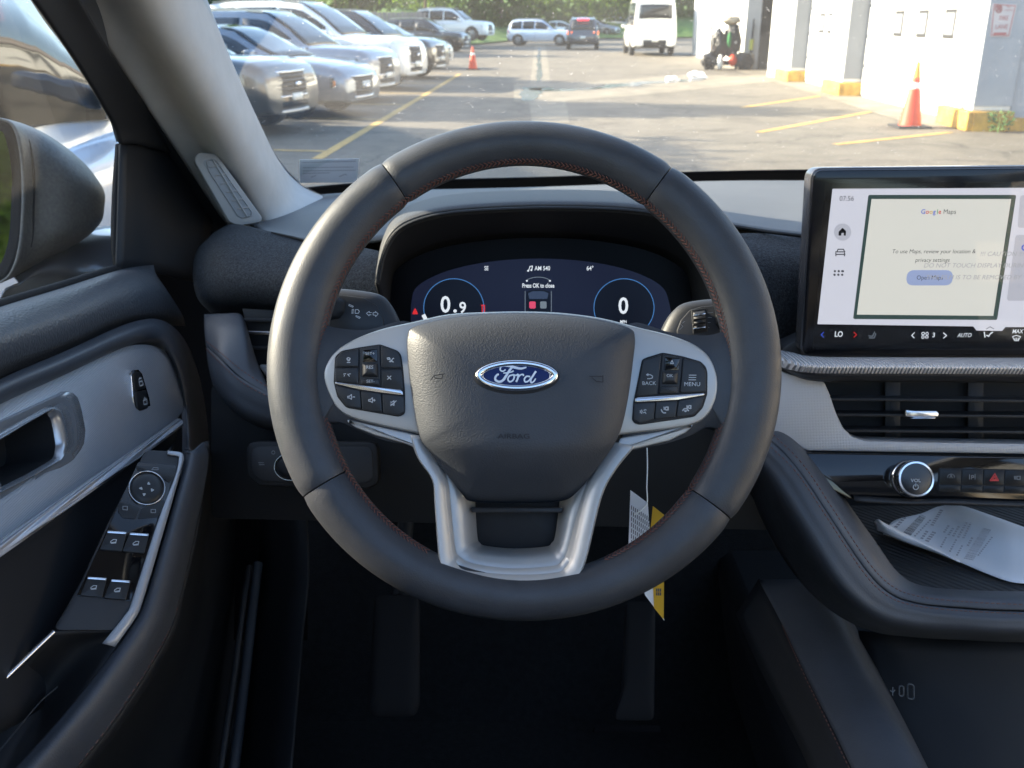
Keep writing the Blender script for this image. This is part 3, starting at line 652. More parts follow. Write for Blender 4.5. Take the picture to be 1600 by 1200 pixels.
# light switch panel low down
LS = Plane(P(480, 725, 1.09), (0, -0.93, 0.37))
sw = plate('light_switch_panel', LS, [(384, 690), (590, 690), (592, 755), (575, 764), (405, 760), (386, 745)], 0.0, 0.02, 'plastic_dark', dash, r=0.012, bev=0.003)
plate('panel_recess', LS, [(392, 698), (582, 698), (583, 748), (570, 755), (410, 752), (394, 740)], 0.0012, 0.003, 'plastic_black', sw, r=0.01)
q = outline(LS, ell(455, 729, 26, 22)); ring('knob_ring', LS, q, 2.2 * LS.px(455, 729), 0.002, 0.003, 'chrome_satin', sw)
dome_uv('light_knob', LS, outline(LS, ell(455, 729, 23, 19)), 0.0015, 0.006, 'plastic_dark', sw, p=6, rings=5)
strokes('icon', LS, [circ(427, 707, 2.6, n=12), [(404, 723), (412, 723)], [(405, 726), (413, 726)]], 1.0, 0.0016, 'print_grey', sw)
plate('lower_panel', Plane(P(600, 760, 1.16), (0, -0.95, 0.3)), [(330, 600), (1250, 600), (1290, 830), (330, 810)], 0.0, 0.01, 'plastic_dark', dash, r=0.01)
# ------------------------------------------------------------ instrument display
IP = Plane(P(842, 450, 1.05), (0, -0.955, 0.295))
ins = thing('instrument_display', 'arched digital instrument display showing gauges and seat belt picture', 'display', IP.hit(842, 520))
plate('display_glass', IP, [(608, 530), (608, 445), (624, 413), (680, 388), (760, 374), (842, 370), (925, 374), (1007, 388), (1062, 413), (1082, 445), (1090, 530)], -0.002, 0.008, 'cluster_glass', ins, curve=5, bev=0)
DA = [(642, 525), (643, 470), (655, 445), (700, 423), (765, 409), (842, 404), (920, 409), (985, 423), (1032, 446), (1046, 475), (1052, 525)]
plate_uv('display_area', IP, outline(IP, [(a.x, a.y) for a in spline([Vector(p) for p in DA], 5)]), 0.0, 0.0015, 'display_navy', ins, 0)
for cx in (709, 975):
    plate_uv('gauge_face', IP, outline(IP, ell(cx, 481, 47, 45)), 0.0004, 0.0006, 'display_navy_deep', ins, 0)
    strokes('gauge_ring', IP, [circ(cx, 481, 47, 45.5, 56)], 1.3, 0.0008, 'lit_blue', ins)
ww = 'lit_white'
text('lettering', 'SE', IP, 760, 419.5, 6.6, ww, ins, .001, sx=.72, bold=.012); text('lettering', 'AM 540', IP, 847.5, 419.5, 6.6, ww, ins, .001, sx=.80, bold=.012)
text('lettering', '64°', IP, 922, 419.5, 6.6, ww, ins, .001, sx=.85, bold=.012); text('lettering', 'Press OK to close', IP, 841, 446.5, 6.6, ww, ins, .0016, sx=.72, bold=.02)
text('lettering', '0', IP, 696, 477, 25, ww, ins, .001, sx=.9, bold=.015); text('lettering', '.', IP, 711, 477, 25, ww, ins, .001, bold=.015); text('lettering', '9', IP, 723, 481.5, 17, ww, ins, .001, sx=.95, bold=.015)
text('lettering', '0', IP, 974, 479, 25, ww, ins, .001, sx=.9, bold=.015); text('lettering', 'MPH', IP, 974, 503, 4.8, ww, ins, .001, sx=.75, bold=.02)
strokes('lettering', IP, [[(698, 498.5), (701, 498.5)]], 2, .001, ww, ins)
strokes('icon', IP, [[(826, 423), (828, 416.5), (832, 415.5), (831, 421.5)], circ(825.2, 423, .9, n=8), circ(830.2, 422, .9, n=8)], 1.2, .001, ww, ins)
strokes('gauge_mark', IP, [[(752, 477), (757, 477), (757, 491)], [(753.5, 478), (753.5, 491)]], 1.6, .0012, 'lit_red', ins)
strokes('gauge_mark', IP, [[(662, 493), (668, 504)]], 6, .0012, ww, ins)
plate('belt_warning', IP, [(648.5, 481), (651, 486), (653, 491), (644, 491), (646, 486)], .0012, .001, 'lit_red', ins, r=.0006, bev=0)
# car picture
strokes('car_picture', IP, [circ(841, 442, 20, 9, 16, 200, 340), [(820.5, 455), (820.5, 492)], [(861.5, 455), (861.5, 492)]], 1.0, .0010, 'lit_grey', ins)
for xx in (822.5, 858.5): strokes('lamp_picture', IP, [[(xx, 439), (xx + 1.5, 438.6)]], 2.4, .0011, ww, ins)
plate('car_picture', IP, [(823, 456), (832, 453), (850, 453), (859, 456), (860, 494), (822, 494)], .0008, .001, 'display_navy_deep', ins, r=.002, bev=0)
plate('car_picture', IP, [(825, 458), (833, 455), (849, 455), (857, 458), (855, 467), (827, 467)], .0011, .001, 'lit_steel', ins, r=.001, bev=0)
plate('seat_picture', IP, [(827, 471), (837, 471), (837, 482), (827, 482)], .0012, .001, 'lit_pink', ins, r=.0018, bev=0)
plate('seat_picture', IP, [(844, 471), (854, 471), (854, 482), (844, 482)], .0012, .001, 'lit_grey', ins, r=.0014, bev=0)
# ------------------------------------------------------------ centre touchscreen
TP = Plane(P(1420, 400, 0.985), (0, -0.995, 0.10))
ts = thing('touchscreen', 'wide black tablet touchscreen showing a pale map prompt above climate controls', 'touchscreen', TP.hit(1500, 556))
plate('screen_frame', TP, [(1267, 262), (1900, 256), (1930, 556), (1250, 557)], -0.003, 0.020, 'frame_dark', ts, r=0.012, bev=0.002)['label'] = 'polished grey edge of the tablet'
plate('screen_glass', TP, [(1271, 266), (1900, 260), (1930, 554), (1254, 555)], 0.0, 0.010, 'screen_glass', ts, r=0.010, bev=0.0012)
plate('screen_foot', TP, [(1218, 545), (1262, 525), (1900, 540), (1900, 575), (1240, 565)], -0.022, 0.03, 'plastic_black', ts, r=0.01)
pg = plate('display_page', TP, [(1301, 295), (1900, 292), (1900, 512), (1571, 511), (1566, 517), (1526, 516.5), (1521, 510), (1277.5, 506.5)], 0.0006, 0.0005, 'ui_lilac', ts, r=0, bev=0)
plate('page_border', TP, [(1357, 304.5), (1588, 304.5), (1558, 500), (1333, 498.5)], 0.0009, 0.0003, 'ui_border', pg, r=0.002, bev=0)
plate('page_panel', TP, [(1362, 311), (1580, 311), (1552, 493.5), (1339, 491.5)], 0.0012, 0.0003, 'ui_cream', pg, r=0, bev=0)
text('lettering', '07:56', TP, 1323, 310.5, 7.6, 'ui_text', pg, .0014, sx=.95)
xx = 1439.0
for ch, mm, dx in (('G', 'ui_blue', 7.4), ('o', 'ui_red', 5.8), ('o', 'ui_yellow', 5.8), ('g', 'ui_blue', 5.8), ('l', 'ui_green', 2.4), ('e', 'ui_red', 5.6)):
    text('lettering', ch, TP, xx, 331, 7.2, mm, pg, .0016, 'LEFT', sx=.95, bold=.01); xx += dx
text('lettering', 'Maps', TP, xx + 2, 331, 7.2, 'ui_text', pg, .0016, 'LEFT', sx=.95)
text('lettering', 'To use Maps, review your location &', TP, 1459, 393, 6.3, 'ui_text', pg, .0016, sx=.97, shear=.12)
text('lettering', 'privacy settings', TP, 1457, 406.5, 6.3, 'ui_text', pg, .0016, sx=.97, shear=.12)
plate('open_button', TP, [(1417.5, 422), (1489.5, 422), (1488, 446), (1415.5, 446)], .0014, .0003, 'ui_pill', pg, r=.02, bev=0)
text('lettering', 'Open Maps', TP, 1453, 434, 6.6, 'ui_text', pg, .0017, sx=.95)
plate_uv('home_button', TP, outline(TP, ell(1316, 362.5, 13.5, 13.5)), .0010, .0003, 'ui_circle', pg, 0)
plate('icon', TP, [(1310.5, 362), (1316.5, 356), (1322, 361), (1321.5, 368), (1318.5, 368), (1318.7, 364), (1314.7, 364), (1314.5, 368), (1310.3, 368)], .0013, .0003, 'ui_black', pg, r=0, bev=0)
strokes('icon', TP, [[(1308, 393), (1309.5, 389.5), (1318, 389.5), (1319.5, 393)], [(1305.5, 393.5), (1320.5, 393.5)], [(1306, 397.5), (1320.5, 397.5)], [(1306, 395), (1306, 400)], [(1319.5, 395), (1319.5, 400)]], 1.7, .0012, 'ui_text', pg)
for i in range(3):
    for j in range(2): plate_uv('icon', TP, outline(TP, ell(1304 + i * 6 - j * .6, 423.5 + j * 5.6, 1.8 if not (i == 2 and j == 0) else 2.4, 1.8)[::4]), .0012, .0003, 'ui_text', pg, 0)
film = plate('protective_film', TP, [(1290, 285), (1900, 282), (1900, 548), (1270, 546)], .0024, .0002, 'film', ts, r=0, bev=0)
text('lettering', '!!! CAUTION !!!', TP, 1531, 397, 6.8, 'ui_film', film, .0026, 'LEFT', .18, sx=1.05); text('lettering', 'DO NOT TOUCH DISPLAY DURING', TP, 1443, 415, 6.8, 'ui_film', film, .0026, 'LEFT', .18, sx=1.05)
text('lettering', 'THIS FILM IS TO BE REMOVED BY', TP, 1446, 433.5, 6.8, 'ui_film', film, .0026, 'LEFT', .18, sx=1.05)
plate('page_panel', TP, [(1594, 305), (1800, 305), (1795, 356), (1590, 356)], .0009, .0003, 'ui_circle', pg, r=.003, bev=0)
plate('page_panel', TP, [(1587, 367), (1800, 367), (1790, 470), (1573, 470)], .0009, .0003, 'ui_circle', pg, r=.003, bev=0)
strokes('icon', TP, [circ(1601, 387, 4, n=14)], 2.2, .0013, 'ui_blue', pg)
strokes('icon', TP, [[(1541, 514), (1547, 510.5), (1553, 514)]], 1.0, .001, 'ui_text', ts)
WH = 'lit_white'
strokes('icon', TP, [[(1287, 519), (1283, 523), (1287, 527)]], 1.4, .0008, 'ui_blue', ts); strokes('icon', TP, [[(1334, 519), (1338.5, 523), (1334, 527)]], 1.4, .0008, 'ui_red', ts)
text('lettering', 'LO', TP, 1310.5, 522.5, 8.6, WH, ts, .0008, sx=.82, bold=.02)
strokes('icon', TP, [[(1429, 519.5), (1424.5, 524), (1428.5, 528)]], 1.5, .0008, WH, ts); strokes('icon', TP, [[(1474, 520), (1479, 524.3), (1474, 528.5)]], 1.5, .0008, WH, ts)
strokes('icon', TP, [circ(1442.5, 521, 2.4, 1.8, 12), circ(1448.5, 521.5, 1.8, 2.4, 12), circ(1442, 526.5, 1.8, 2.4, 12), circ(1448, 526.5, 2.4, 1.8, 12)], 1.1, .0008, WH, ts)
text('lettering', '3', TP, 1459, 523.7, 7.2, WH, ts, .0008, sx=.9, bold=.02); text('lettering', 'AUTO', TP, 1507, 524, 6.4, WH, ts, .0008, sx=.85, shear=.15, bold=.01)
text('lettering', 'MAX', TP, 1590, 518, 6.4, WH, ts, .0008, sx=.85, shear=.1, bold=.01)
strokes('icon', TP, [[(1357, 524.5), (1363.5, 525.5), (1366.5, 518.5)], [(1358, 528), (1366, 528), (1368.5, 521)]], 1.3, .0008, 'lit_grey', ts)
strokes('icon', TP, [[(1538, 519), (1539, 527)], [(1541, 524), (1546, 525)], [(1544, 526), (1548, 521), (1551, 519)]], 1.8, .0008, WH, ts)
strokes('icon', TP, [[(1582, 526), (1588, 524), (1594.5, 526)], [(1582, 526), (1585, 531.5), (1591.5, 531.5), (1594.5, 526)], [(1586, 528), (1586, 533)], [(1588.5, 528), (1588.5, 533)], [(1591, 528), (1591, 533)]], 1.1, .0008, WH, ts)
# ------------------------------------------------------------ trim, vent and controls under the screen
patch('ribbed_trim', [row((1208, 545, 1.05), (1235, 550, 1.02), (1275, 557, 1.0), (1400, 558, 0.995), (1900, 560, 0.99)),
                      row((1210, 556, 1.02), (1235, 564, 0.985), (1275, 570, 0.965), (1400, 571, 0.96), (1900, 574, 0.955)),
                      row((1213, 570, 1.02), (1235, 578, 0.99), (1275, 583, 0.97), (1400, 584, 0.965), (1900, 586, 0.96))], 'rib_silver', dash, 8, 6)['label'] = 'ribbed bright silver strip under the touchscreen'
patch('trim_shadow_strip', [row((1213, 571, 1.022), (1235, 579, 0.992), (1275, 584, 0.972), (1400, 585, 0.967), (1900, 587, 0.962)),
                      row((1216, 578, 1.03), (1240, 587, 1.0), (1280, 596, 0.985), (1400, 597, 0.98), (1900, 600, 0.975))], 'plastic_black', dash, 6, 3)  # dark strip standing in for the shadow under the ribbed trim
VP = Plane(P(1400, 640, 1.005), (-0.04, -0.965, 0.26))
cv = plate('air_vent', VP, [(1270, 590), (1900, 592), (1900, 705), (1300, 700)], -0.045, 0.004, 'plastic_dark', dash)
for k, (y, x0) in enumerate(((622, 1296), (646, 1302), (671, 1312))):
    plate('vent_slat', VP, [(x0, y), (1900, y + 5), (1900, y + 10), (x0, y + 4)], -0.004, 0.03, 'plastic_black', cv, r=0.0006, bev=0.0008)
for x in (1395, 1525, 1660): plate('vent_vane', VP, [(x - 12, 595), (x + 12, 595), (x + 12, 695), (x - 12, 695)], -0.034, 0.003, 'plastic_black', cv, r=0.001)
plate('vent_tab', VP, [(1415, 640.5), (1430, 642), (1463, 642), (1467, 646), (1466, 651), (1430, 652), (1415, 651)], 0.004, 0.012, 'chrome_satin', cv, r=0.001, bev=0.0008)
plate('vent_tab_lip', VP, [(1421, 654.5), (1430, 652.5), (1462, 652.5), (1462, 654), (1431, 654.5)], 0.006, 0.004, 'chrome_satin', cv, r=0.0004, bev=0.0004)
TRM = [(1195, 570), (1235, 585), (1289, 597), (1297, 615), (1308, 647), (1318, 668), (1332, 682), (1352, 688), (1420, 690), (1600, 693), (1900, 700), (1900, 716), (1600, 710), (1400, 707), (1262, 705), (1225, 690), (1195, 675)]
plate('vent_surround', VP, TRM, 0.002, 0.03, 'trim_silver', dash, r=0.006, bev=0.0035)['label'] = 'pale textured silver surround of the vent'
CP = Plane(P(1450, 750, 1.0), (-0.02, -0.90, 0.43))
cp = thing('control_panel', 'glossy black control strip with knurled volume knob and hazard button', 'control panel', CP.hit(1450, 790))
plate('panel_face', CP, [(1225, 700), (1262, 707), (1420, 709.5), (1900, 718), (1900, 797), (1420, 788), (1330, 780), (1290, 760)], 0.0, 0.02, 'piano_black', cp, r=0.004, bev=0.0015)
patch('panel_edge', [row((1335, 782, 0.992), (1420, 786, 0.988), (1480, 785, 0.986), (1600, 789, 0.986), (1900, 796, 0.985)), row((1338, 786, 0.995), (1420, 789.5, 0.99), (1480, 789.5, 0.988), (1600, 793.5, 0.988), (1900, 801, 0.987))], 'plastic_black', cp, 5, 2, 0.006)
kc = CP.uv(1420, 748)
def knob_ring(r, w): return [CP.at(kc.x + r * cos(2 * pi * k / 72), kc.y + r * sin(2 * pi * k / 72), w) for k in range(72)]
kn = mk('volume_knob', [p for l in [knob_ring(.0195, -.002), knob_ring(.0195, .003), knob_ring(.0188, .0045), knob_ring(.0180, .005), knob_ring(.0180, .016), knob_ring(.0186, .0165), knob_ring(.0186, .019), knob_ring(.0178, .0202), knob_ring(.0160, .0203), knob_ring(.0156, .0185)] for p in l], grid_faces(10, 72, True), 'chrome', cp, 35)
v = []; f = []
for k in range(60):
    for s_ in (1, -1):
        a = 2 * pi * k / 60; b_ = a + s_ * 0.18
        add_bar(v, f, CP.at(kc.x + .0182 * cos(a), kc.y + .0182 * sin(a), .0055), CP.at(kc.x + .0182 * cos(b_), kc.y + .0182 * sin(b_), .0155), .00035)
mk('knurling', v, f, 'chrome', kn, 0)
mk('knob_cap', knob_ring(.0157, .0187), [tuple(range(72))], 'piano_black', kn, 0, face_cam=True)
KP = Plane(CP.at(kc.x, kc.y, .0187), CP.n)
text('lettering', 'VOL', KP, 1431, 751, 5.2, 'print_white', kn, .0003, sx=1.1); strokes('icon', KP, [circ(1431, 761, 4, n=18, a0=-60, a1=240), [(1431, 755.5), (1431, 760)]], 1.0, .0003, 'print_white', kn)
bb = plate('button_bank', CP, [(1467, 731), (1900, 740), (1900, 780), (1464, 768)], 0.0006, 0.002, 'plastic_dark', cp, r=0.002, bev=0.0004)
for x0, x1 in ((1468.5, 1502), (1504, 1536), (1538, 1569), (1571, 1604), (1606, 1640), (1642, 1680)):
    plate('button', CP, [(x0, 732.5 + (x0 - 1468) * .02), (x1, 732.5 + (x1 - 1468) * .02), (x1 - 1, 756 + (x1 - 1468) * .02), (x0 - 1, 755.5 + (x0 - 1468) * .02)], 0.0014, 0.0012, 'gloss_button', bb, r=0.0008, bev=0.0003)
    plate('button', CP, [(x0 - 1, 757.5 + (x0 - 1468) * .02), (x1 - 1, 757.5 + (x1 - 1468) * .02), (x1 - 2, 767 + (x1 - 1468) * .02), (x0 - 2, 766.5 + (x0 - 1468) * .02)], 0.0014, 0.0012, 'gloss_button', bb, r=0.0008, bev=0.0003)
strokes('icon', CP, [circ(1486, 745, 5.2, 4.2, 16, 160, 380), [(1484, 747), (1486, 742), (1488, 747)]], .9, .0018, 'print_grey', bb)
strokes('icon', CP, [[(1515, 741), (1515, 749)], [(1523.5, 741), (1523.5, 749)], [(1518, 749), (1518, 743), (1521, 743), (1521, 746), (1518, 746)]], .9, .0018, 'print_grey', bb)
strokes('hazard_mark', CP, [[(1554.5, 740), (1547, 751), (1560, 751), (1554.5, 740)], [(1554.5, 744), (1550.5, 749.5), (1557, 749.5), (1554.5, 744)]], 1.4, .0018, 'red_print', bb)
strokes('icon', CP, [[(1585, 744), (1585, 749)], [(1587, 744), (1587, 749)], [(1589, 744), (1594, 744), (1594, 749), (1589, 749), (1589, 744)]], 1.0, .0018, 'print_grey', bb)
# ------------------------------------------------------------ centre console
con = thing('center_console', 'black leather console with stitched rim around an open storage tray', 'console', P(1450, 980, 1.0))
patch('console_rim', [row((1190, 668, 1.06), (1225, 667, 1.05), (1262, 700, 1.03), (1312, 768, 1.02), (1368, 846, 1.01), (1402, 893, 1.0), (1438, 914, 0.995), (1500, 921, 0.99), (1600, 924, 0.985), (1900, 926, 0.98)),
                      row((1188, 676, 1.02), (1218, 676, 1.005), (1254, 712, 0.985), (1304, 782, 0.972), (1360, 862, 0.965), (1396, 907, 0.962), (1436, 925, 0.96), (1500, 932, 0.955), (1600, 936, 0.952), (1900, 938, 0.95)),
                      row((1186, 686, 1.0), (1207, 688, 0.985), (1247, 730, 0.968), (1298, 806, 0.955), (1352, 886, 0.95), (1390, 924, 0.95), (1432, 940, 0.95), (1500, 948, 0.948), (1600, 953, 0.945), (1900, 955, 0.945))], 'leather_soft', con, 6, 5)
patch('console_bolster', [row((1186, 689, 1.0), (1206, 691, 0.985), (1246, 733, 0.968), (1297, 809, 0.955), (1351, 889, 0.95), (1389, 927, 0.95), (1431, 943, 0.95), (1500, 951, 0.948), (1600, 956, 0.945), (1900, 958, 0.945)),
                          row((1180, 705, 0.995), (1200, 712, 0.98), (1234, 752, 0.965), (1284, 830, 0.95), (1335, 905, 0.945), (1380, 945, 0.945), (1430, 960, 0.945), (1500, 968, 0.943), (1600, 973, 0.94), (1900, 975, 0.94)),
                          row((1172, 730, 1.01), (1190, 740, 0.995), (1216, 780, 0.98), (1262, 856, 0.965), (1312, 925, 0.955), (1368, 968, 0.955), (1430, 983, 0.955), (1500, 988, 0.955), (1600, 992, 0.95), (1900, 994, 0.95)),
                          row((1160, 770, 1.12), (1175, 775, 1.11), (1192, 815, 1.1), (1232, 885, 1.08), (1290, 948, 1.06), (1360, 986, 1.05), (1430, 996, 1.04), (1500, 1000, 1.03), (1600, 1004, 1.03), (1900, 1006, 1.03))], 'leather_soft', con, 6, 6)
v = []; f = []
SM = [(1203, 684), (1250, 731), (1301, 807), (1354, 886), (1391, 922), (1432, 937), (1500, 945), (1600, 950), (1700, 953)]
SD = [.983, .966, .952, .947, .947, .947, .945, .942, .942]
stitch_line(v, f, [P(x + 5, y - 5, d - .002) for (x, y), d in zip(SM, SD)], 0.0040, 0.00042)
stitch_line(v, f, [P(x - 4, y + 9, d - .0025) for (x, y), d in zip(SM, SD)], 0.0040, 0.00042)
kind(mk('stitching', v, f, 'stitch', con, 0), 'stuff')
TZ = 0.94
patch('tray_mat', [[PZ(x, y, TZ) for x, y in ((1290, 790), (1400, 790), (1500, 790), (1600, 790), (1900, 790))], [PZ(x, y, TZ) for x, y in ((1330, 850), (1420, 855), (1500, 860), (1600, 865), (1900, 870))], [PZ(x, y, TZ) for x, y in ((1380, 925), (1450, 930), (1500, 935), (1600, 940), (1900, 945))]], 'tray_mat', con, 5, 5)['label'] = 'ribbed black rubber mat lining the tray'
patch('console_side', [row((1340, 985, 1.16), (1450, 995, 1.12), (1600, 1000, 1.10), (1900, 1000, 1.1)), row((1370, 1100, 1.12), (1450, 1100, 1.10), (1600, 1100, 1.08), (1900, 1100, 1.08)), row((1400, 1230, 1.08), (1480, 1230, 1.06), (1600, 1230, 1.05), (1900, 1230, 1.05))], 'plastic_dark', con, 4, 4)
CS = Plane(P(1410, 1080, 1.09), (0, -0.93, 0.36))
strokes('icon', CS, [[(1395, 1074), (1395, 1087)], [(1391.5, 1079), (1395, 1082), (1398.5, 1078)]], 1.0, .004, 'print_grey', con)
for xs in (((1405, 1073), (1409, 1071), (1413, 1073), (1413, 1087), (1409, 1089), (1405, 1087)), ((1418, 1068), (1429, 1070), (1429, 1094), (1418, 1092))):
    ring('usb_port', CS, outline(CS, xs, .004, .003), .0008, .0035, .0008, 'print_grey', con)
patch('knee_pad', [row((1185, 905, 1.22), (1222, 975, 1.14), (1262, 1060, 1.05), (1302, 1140, 0.97), (1345, 1230, 0.89)),
                   row((1230, 905, 1.20), (1268, 975, 1.12), (1308, 1060, 1.03), (1350, 1140, 0.95), (1395, 1230, 0.87)),
                   row((1275, 905, 1.20), (1318, 975, 1.12), (1360, 1060, 1.03), (1403, 1140, 0.95), (1452, 1230, 0.87)),
                   row((1295, 905, 1.26), (1335, 975, 1.20), (1378, 1060, 1.12), (1420, 1140, 1.04), (1465, 1230, 0.97))], 'leather_soft', con, 6, 6)
patch('knee_pad_side', [row((1185, 905, 1.222), (1222, 975, 1.142), (1262, 1060, 1.052), (1302, 1140, 0.972), (1345, 1230, 0.892)), row((1150, 960, 1.24), (1180, 1030, 1.16), (1215, 1100, 1.08), (1250, 1170, 1.0), (1280, 1240, 0.92))], 'plastic_dark', con, 5, 4)
v = []; f = []
stitch_line(v, f, row((1222, 977, 1.135), (1258, 1058, 1.045), (1297, 1138, 0.965), (1340, 1228, 0.884)), 0.004, 0.0004)
kind(mk('stitching', v, f, 'stitch', con, 0), 'stuff')
# ------------------------------------------------------------ papers in the tray
pap = thing('delivery_sheet', 'creased white printed sheet with barcodes lying in the storage tray', 'paper', PZ(1500, 860, TZ))
def pz(x, y, h): return PZ(x, y, TZ + h)
patch('sheet', [[pz(1384, 826, .012), pz(1400, 812, .012), pz(1440, 802, .014), pz(1468, 791, .020), pz(1502, 790, .030), pz(1560, 809, .028), pz(1610, 827, .024), pz(1680, 850, .02)],
                [pz(1382, 829, .010), pz(1415, 830, .010), pz(1452, 826, .008), pz(1490, 822, .012), pz(1520, 824, .016), pz(1570, 842, .016), pz(1610, 855, .014), pz(1680, 875, .012)],
                [pz(1381, 832, .012), pz(1420, 842, .010), pz(1462, 852, .006), pz(1500, 860, .006), pz(1530, 868, .006), pz(1575, 885, .006), pz(1610, 890, .006), pz(1680, 900, .006)],
                [pz(1380, 834, .016), pz(1420, 849, .014), pz(1465, 864, .010), pz(1500, 878, .006), pz(1535, 893, .004), pz(1576, 908, .003), pz(1610, 912, .003), pz(1680, 916, .003)]], 'paper', pap, 6, 5, 0.0004)
patch('folded_edge', [[pz(1366, 815, .030), pz(1372, 811, .034), pz(1384, 818, .030), pz(1420, 836, .022), pz(1460, 856, .016), pz(1500, 876, .009)],
                      [pz(1368, 822, .024), pz(1376, 819, .034), pz(1390, 826, .032), pz(1424, 842, .024), pz(1462, 860, .017), pz(1500, 877, .009)],
                      [pz(1369, 829, .020), pz(1380, 833, .022), pz(1394, 840, .020), pz(1426, 852, .016), pz(1464, 865, .012), pz(1500, 879, .0085)]], 'paper', pap, 5, 4, 0.0004)
def sheet_marks(name, bars, mat):
    v = []; f = []
    for (x0, y0, x1, y1, w, h) in bars:
        a, b_ = pz(x0, y0, h), pz(x1, y1, h); d = (b_ - a); d.z = 0; d.normalize(); nn = Vector((-d.y, d.x, 0)) * w * .0006; k = len(v)
        v += [a + nn, a - nn, b_ - nn, b_ + nn]; f.append((k, k + 1, k + 2, k + 3))
    return mk(name, v, f, mat, pap, 0, face_cam=True)
rng = random.Random(3)
bars = []
for k in range(26):
    t_ = k / 25; w = rng.choice((.5, .8, 1.2)); bars.append((1410 + 28 * t_ + 0, 833 - 29 * t_ + 0, 1423 + 24 * t_, 837 - 29 * t_, w, .0165))
sheet_marks('barcode', bars, 'ink')
bars = []
for k in range(34):
    t_ = k / 33; w = rng.choice((.5, .8, 1.2)); bars.append((1506 + 31 * t_, 872 - 48 * t_, 1521 + 28 * t_, 875 - 48 * t_, w, .0185))
sheet_marks('barcode', bars, 'ink_pale')
bars = []
for (cx, cy, n, dx, dy, L) in ((1399, 824, 5, 3.2, -3.4, 3), (1429, 838, 9, 2.9, -3.0, 1.6), (1456, 821, 9, 2.0, -3.2, 3.0), (1440, 842, 4, 2.4, -3.4, 2.5), (1448, 846, 5, 2.6, -3.2, 3.5), (1475, 832, 4, 2.0, -3.0, 2), (1482, 836, 4, 2.0, -3.0, 2), (1489, 838, 5, 2.0, -3.4, 2), (1497, 840, 7, 2.0, -3.6, 2), (1505, 841, 9, 1.7, -3.4, 2), (1512, 853, 4, 2.0, -3.6, 2), (1470, 855, 5, 1.8, -3.4, 1.6), (1484, 862, 6, 1.8, -3.4, 1.6), (1495, 868, 5, 1.8, -3.4, 1.6), (1528, 868, 10, 2.3, -3.0, 1.4)):
    for k in range(n):
        x, y = cx + dx * k, cy + dy * k; bars.append((x, y, x + dx * .62, y + dy * .62, L, .0185))
sheet_marks('printed_lines', bars, 'ink_pale')
# ------------------------------------------------------------ warning tag on the column
tagt = thing('hang_tag', 'white and yellow printed warning tag hanging on a string below the wheel', 'tag', P(1010, 800, 0.90))
HT = Plane(P(1008, 850, 0.90), (-0.25, -0.93, 0.28))
plate('tag_card', HT, [(985, 766), (1012, 786), (1021, 900), (1038, 970), (1008, 930), (982, 850)], 0, .0006, 'paper', tagt, r=0, bev=0)
plate('tag_band', HT, [(1020, 791), (1038, 805), (1037, 968), (1022, 950), (1016, 830)], .0008, .0006, 'tag_yellow', tagt, r=0, bev=0)
tube('tag_string', spline([P(1011, 700, .93), P(1011.5, 730, .915), P(1010.5, 760, .90), P(1011, 785, .8965), P(1003, 796, .895), P(992, 804, .895)], 6), .0006, 'string', tagt, 6)
bars = [[(988 + k * 2.6, 792 + k * 1.2), (986 + k * 2.7, 800 + k * 1.2 + j * 11)] for k in range(10) for j in range(5)]
strokes('printed_lines', HT, [[(987 + k * 3.0, 790 + k * 2 + j * 9), (986.6 + k * 3.0, 796 + k * 2 + j * 9)] for k in range(10) for j in range(8)], 1.1, .0007, 'ink', tagt)
strokes('printed_lines', HT, [[(1026 + k * 3, 920 + j * 6), (1026 + k * 3, 924 + j * 6)] for k in range(3) for j in range(2)], 2, .0016, 'ink', tagt)
# ------------------------------------------------------------ footwell
foot = thing('footwell', 'dark carpeted footwell below the dashboard', 'footwell', (0, 1.2, 0.45))
boxo('floor_carpet', (-0.55, -0.6, 0.43), (1.5, 1.75, 0.45), 'carpet', foot)
mk('toe_board', [(-0.55, 1.25, 0.45), (1.5, 1.25, 0.45), (1.5, 1.75, 0.8), (-0.55, 1.75, 0.8), (1.5, 1.78, 1.2), (-0.55, 1.78, 1.2)], [(0, 1, 2, 3), (3, 2, 4, 5)], 'carpet', foot, 30, face_cam=True)
boxo('tunnel', (0.36, -0.6, 0.45), (0.7, 1.7, 0.62), 'plastic_dark', foot, 0.03)
patch('kick_panel', [[PX(400, 700, -0.40), PX(402, 880, -0.40), PX(385, 1000, -0.40), PX(360, 1230, -0.40)], [P(470, 700, 1.5), P(480, 880, 1.4), P(470, 1000, 1.35), P(450, 1230, 1.2)]], 'plastic_dark', foot, 5, 3)
tube('sill_seal', spline([PX(403, 880, -0.39), PX(397, 930, -0.388), PX(390, 990, -0.385), PX(380, 1080, -0.38), PX(362, 1230, -0.37)], 6), .0075, 'leather_soft', foot, 10)
tube('sill_seal', spline([PX(390, 885, -0.392), PX(382, 930, -0.39), PX(374, 990, -0.387), PX(362, 1080, -0.382), PX(340, 1230, -0.372)], 6), .0045, 'plastic_black', foot, 10)
BP = Plane(P(615, 1030, 1.33), (0, -0.80, 0.60))
pd_ = thing('brake_pedal', 'wide dark rubber brake pedal low in the footwell', 'pedal', BP.hit(610, 1110))
dome('pedal_pad', BP, [(585, 930), (655, 930), (655, 1100), (648, 1120), (585, 1120), (575, 1105)], 0, .006, 'rubber', pd_, p=6, r=.012, th=.012)
tube('pedal_arm', [BP.hit(625, 935, -.012), BP.hit(630, 860, -.05), P(640, 760, 1.45)], .012, 'plastic_dark', pd_, 8)
AP = Plane(P(990, 1040, 1.36), (0, -0.75, 0.66))
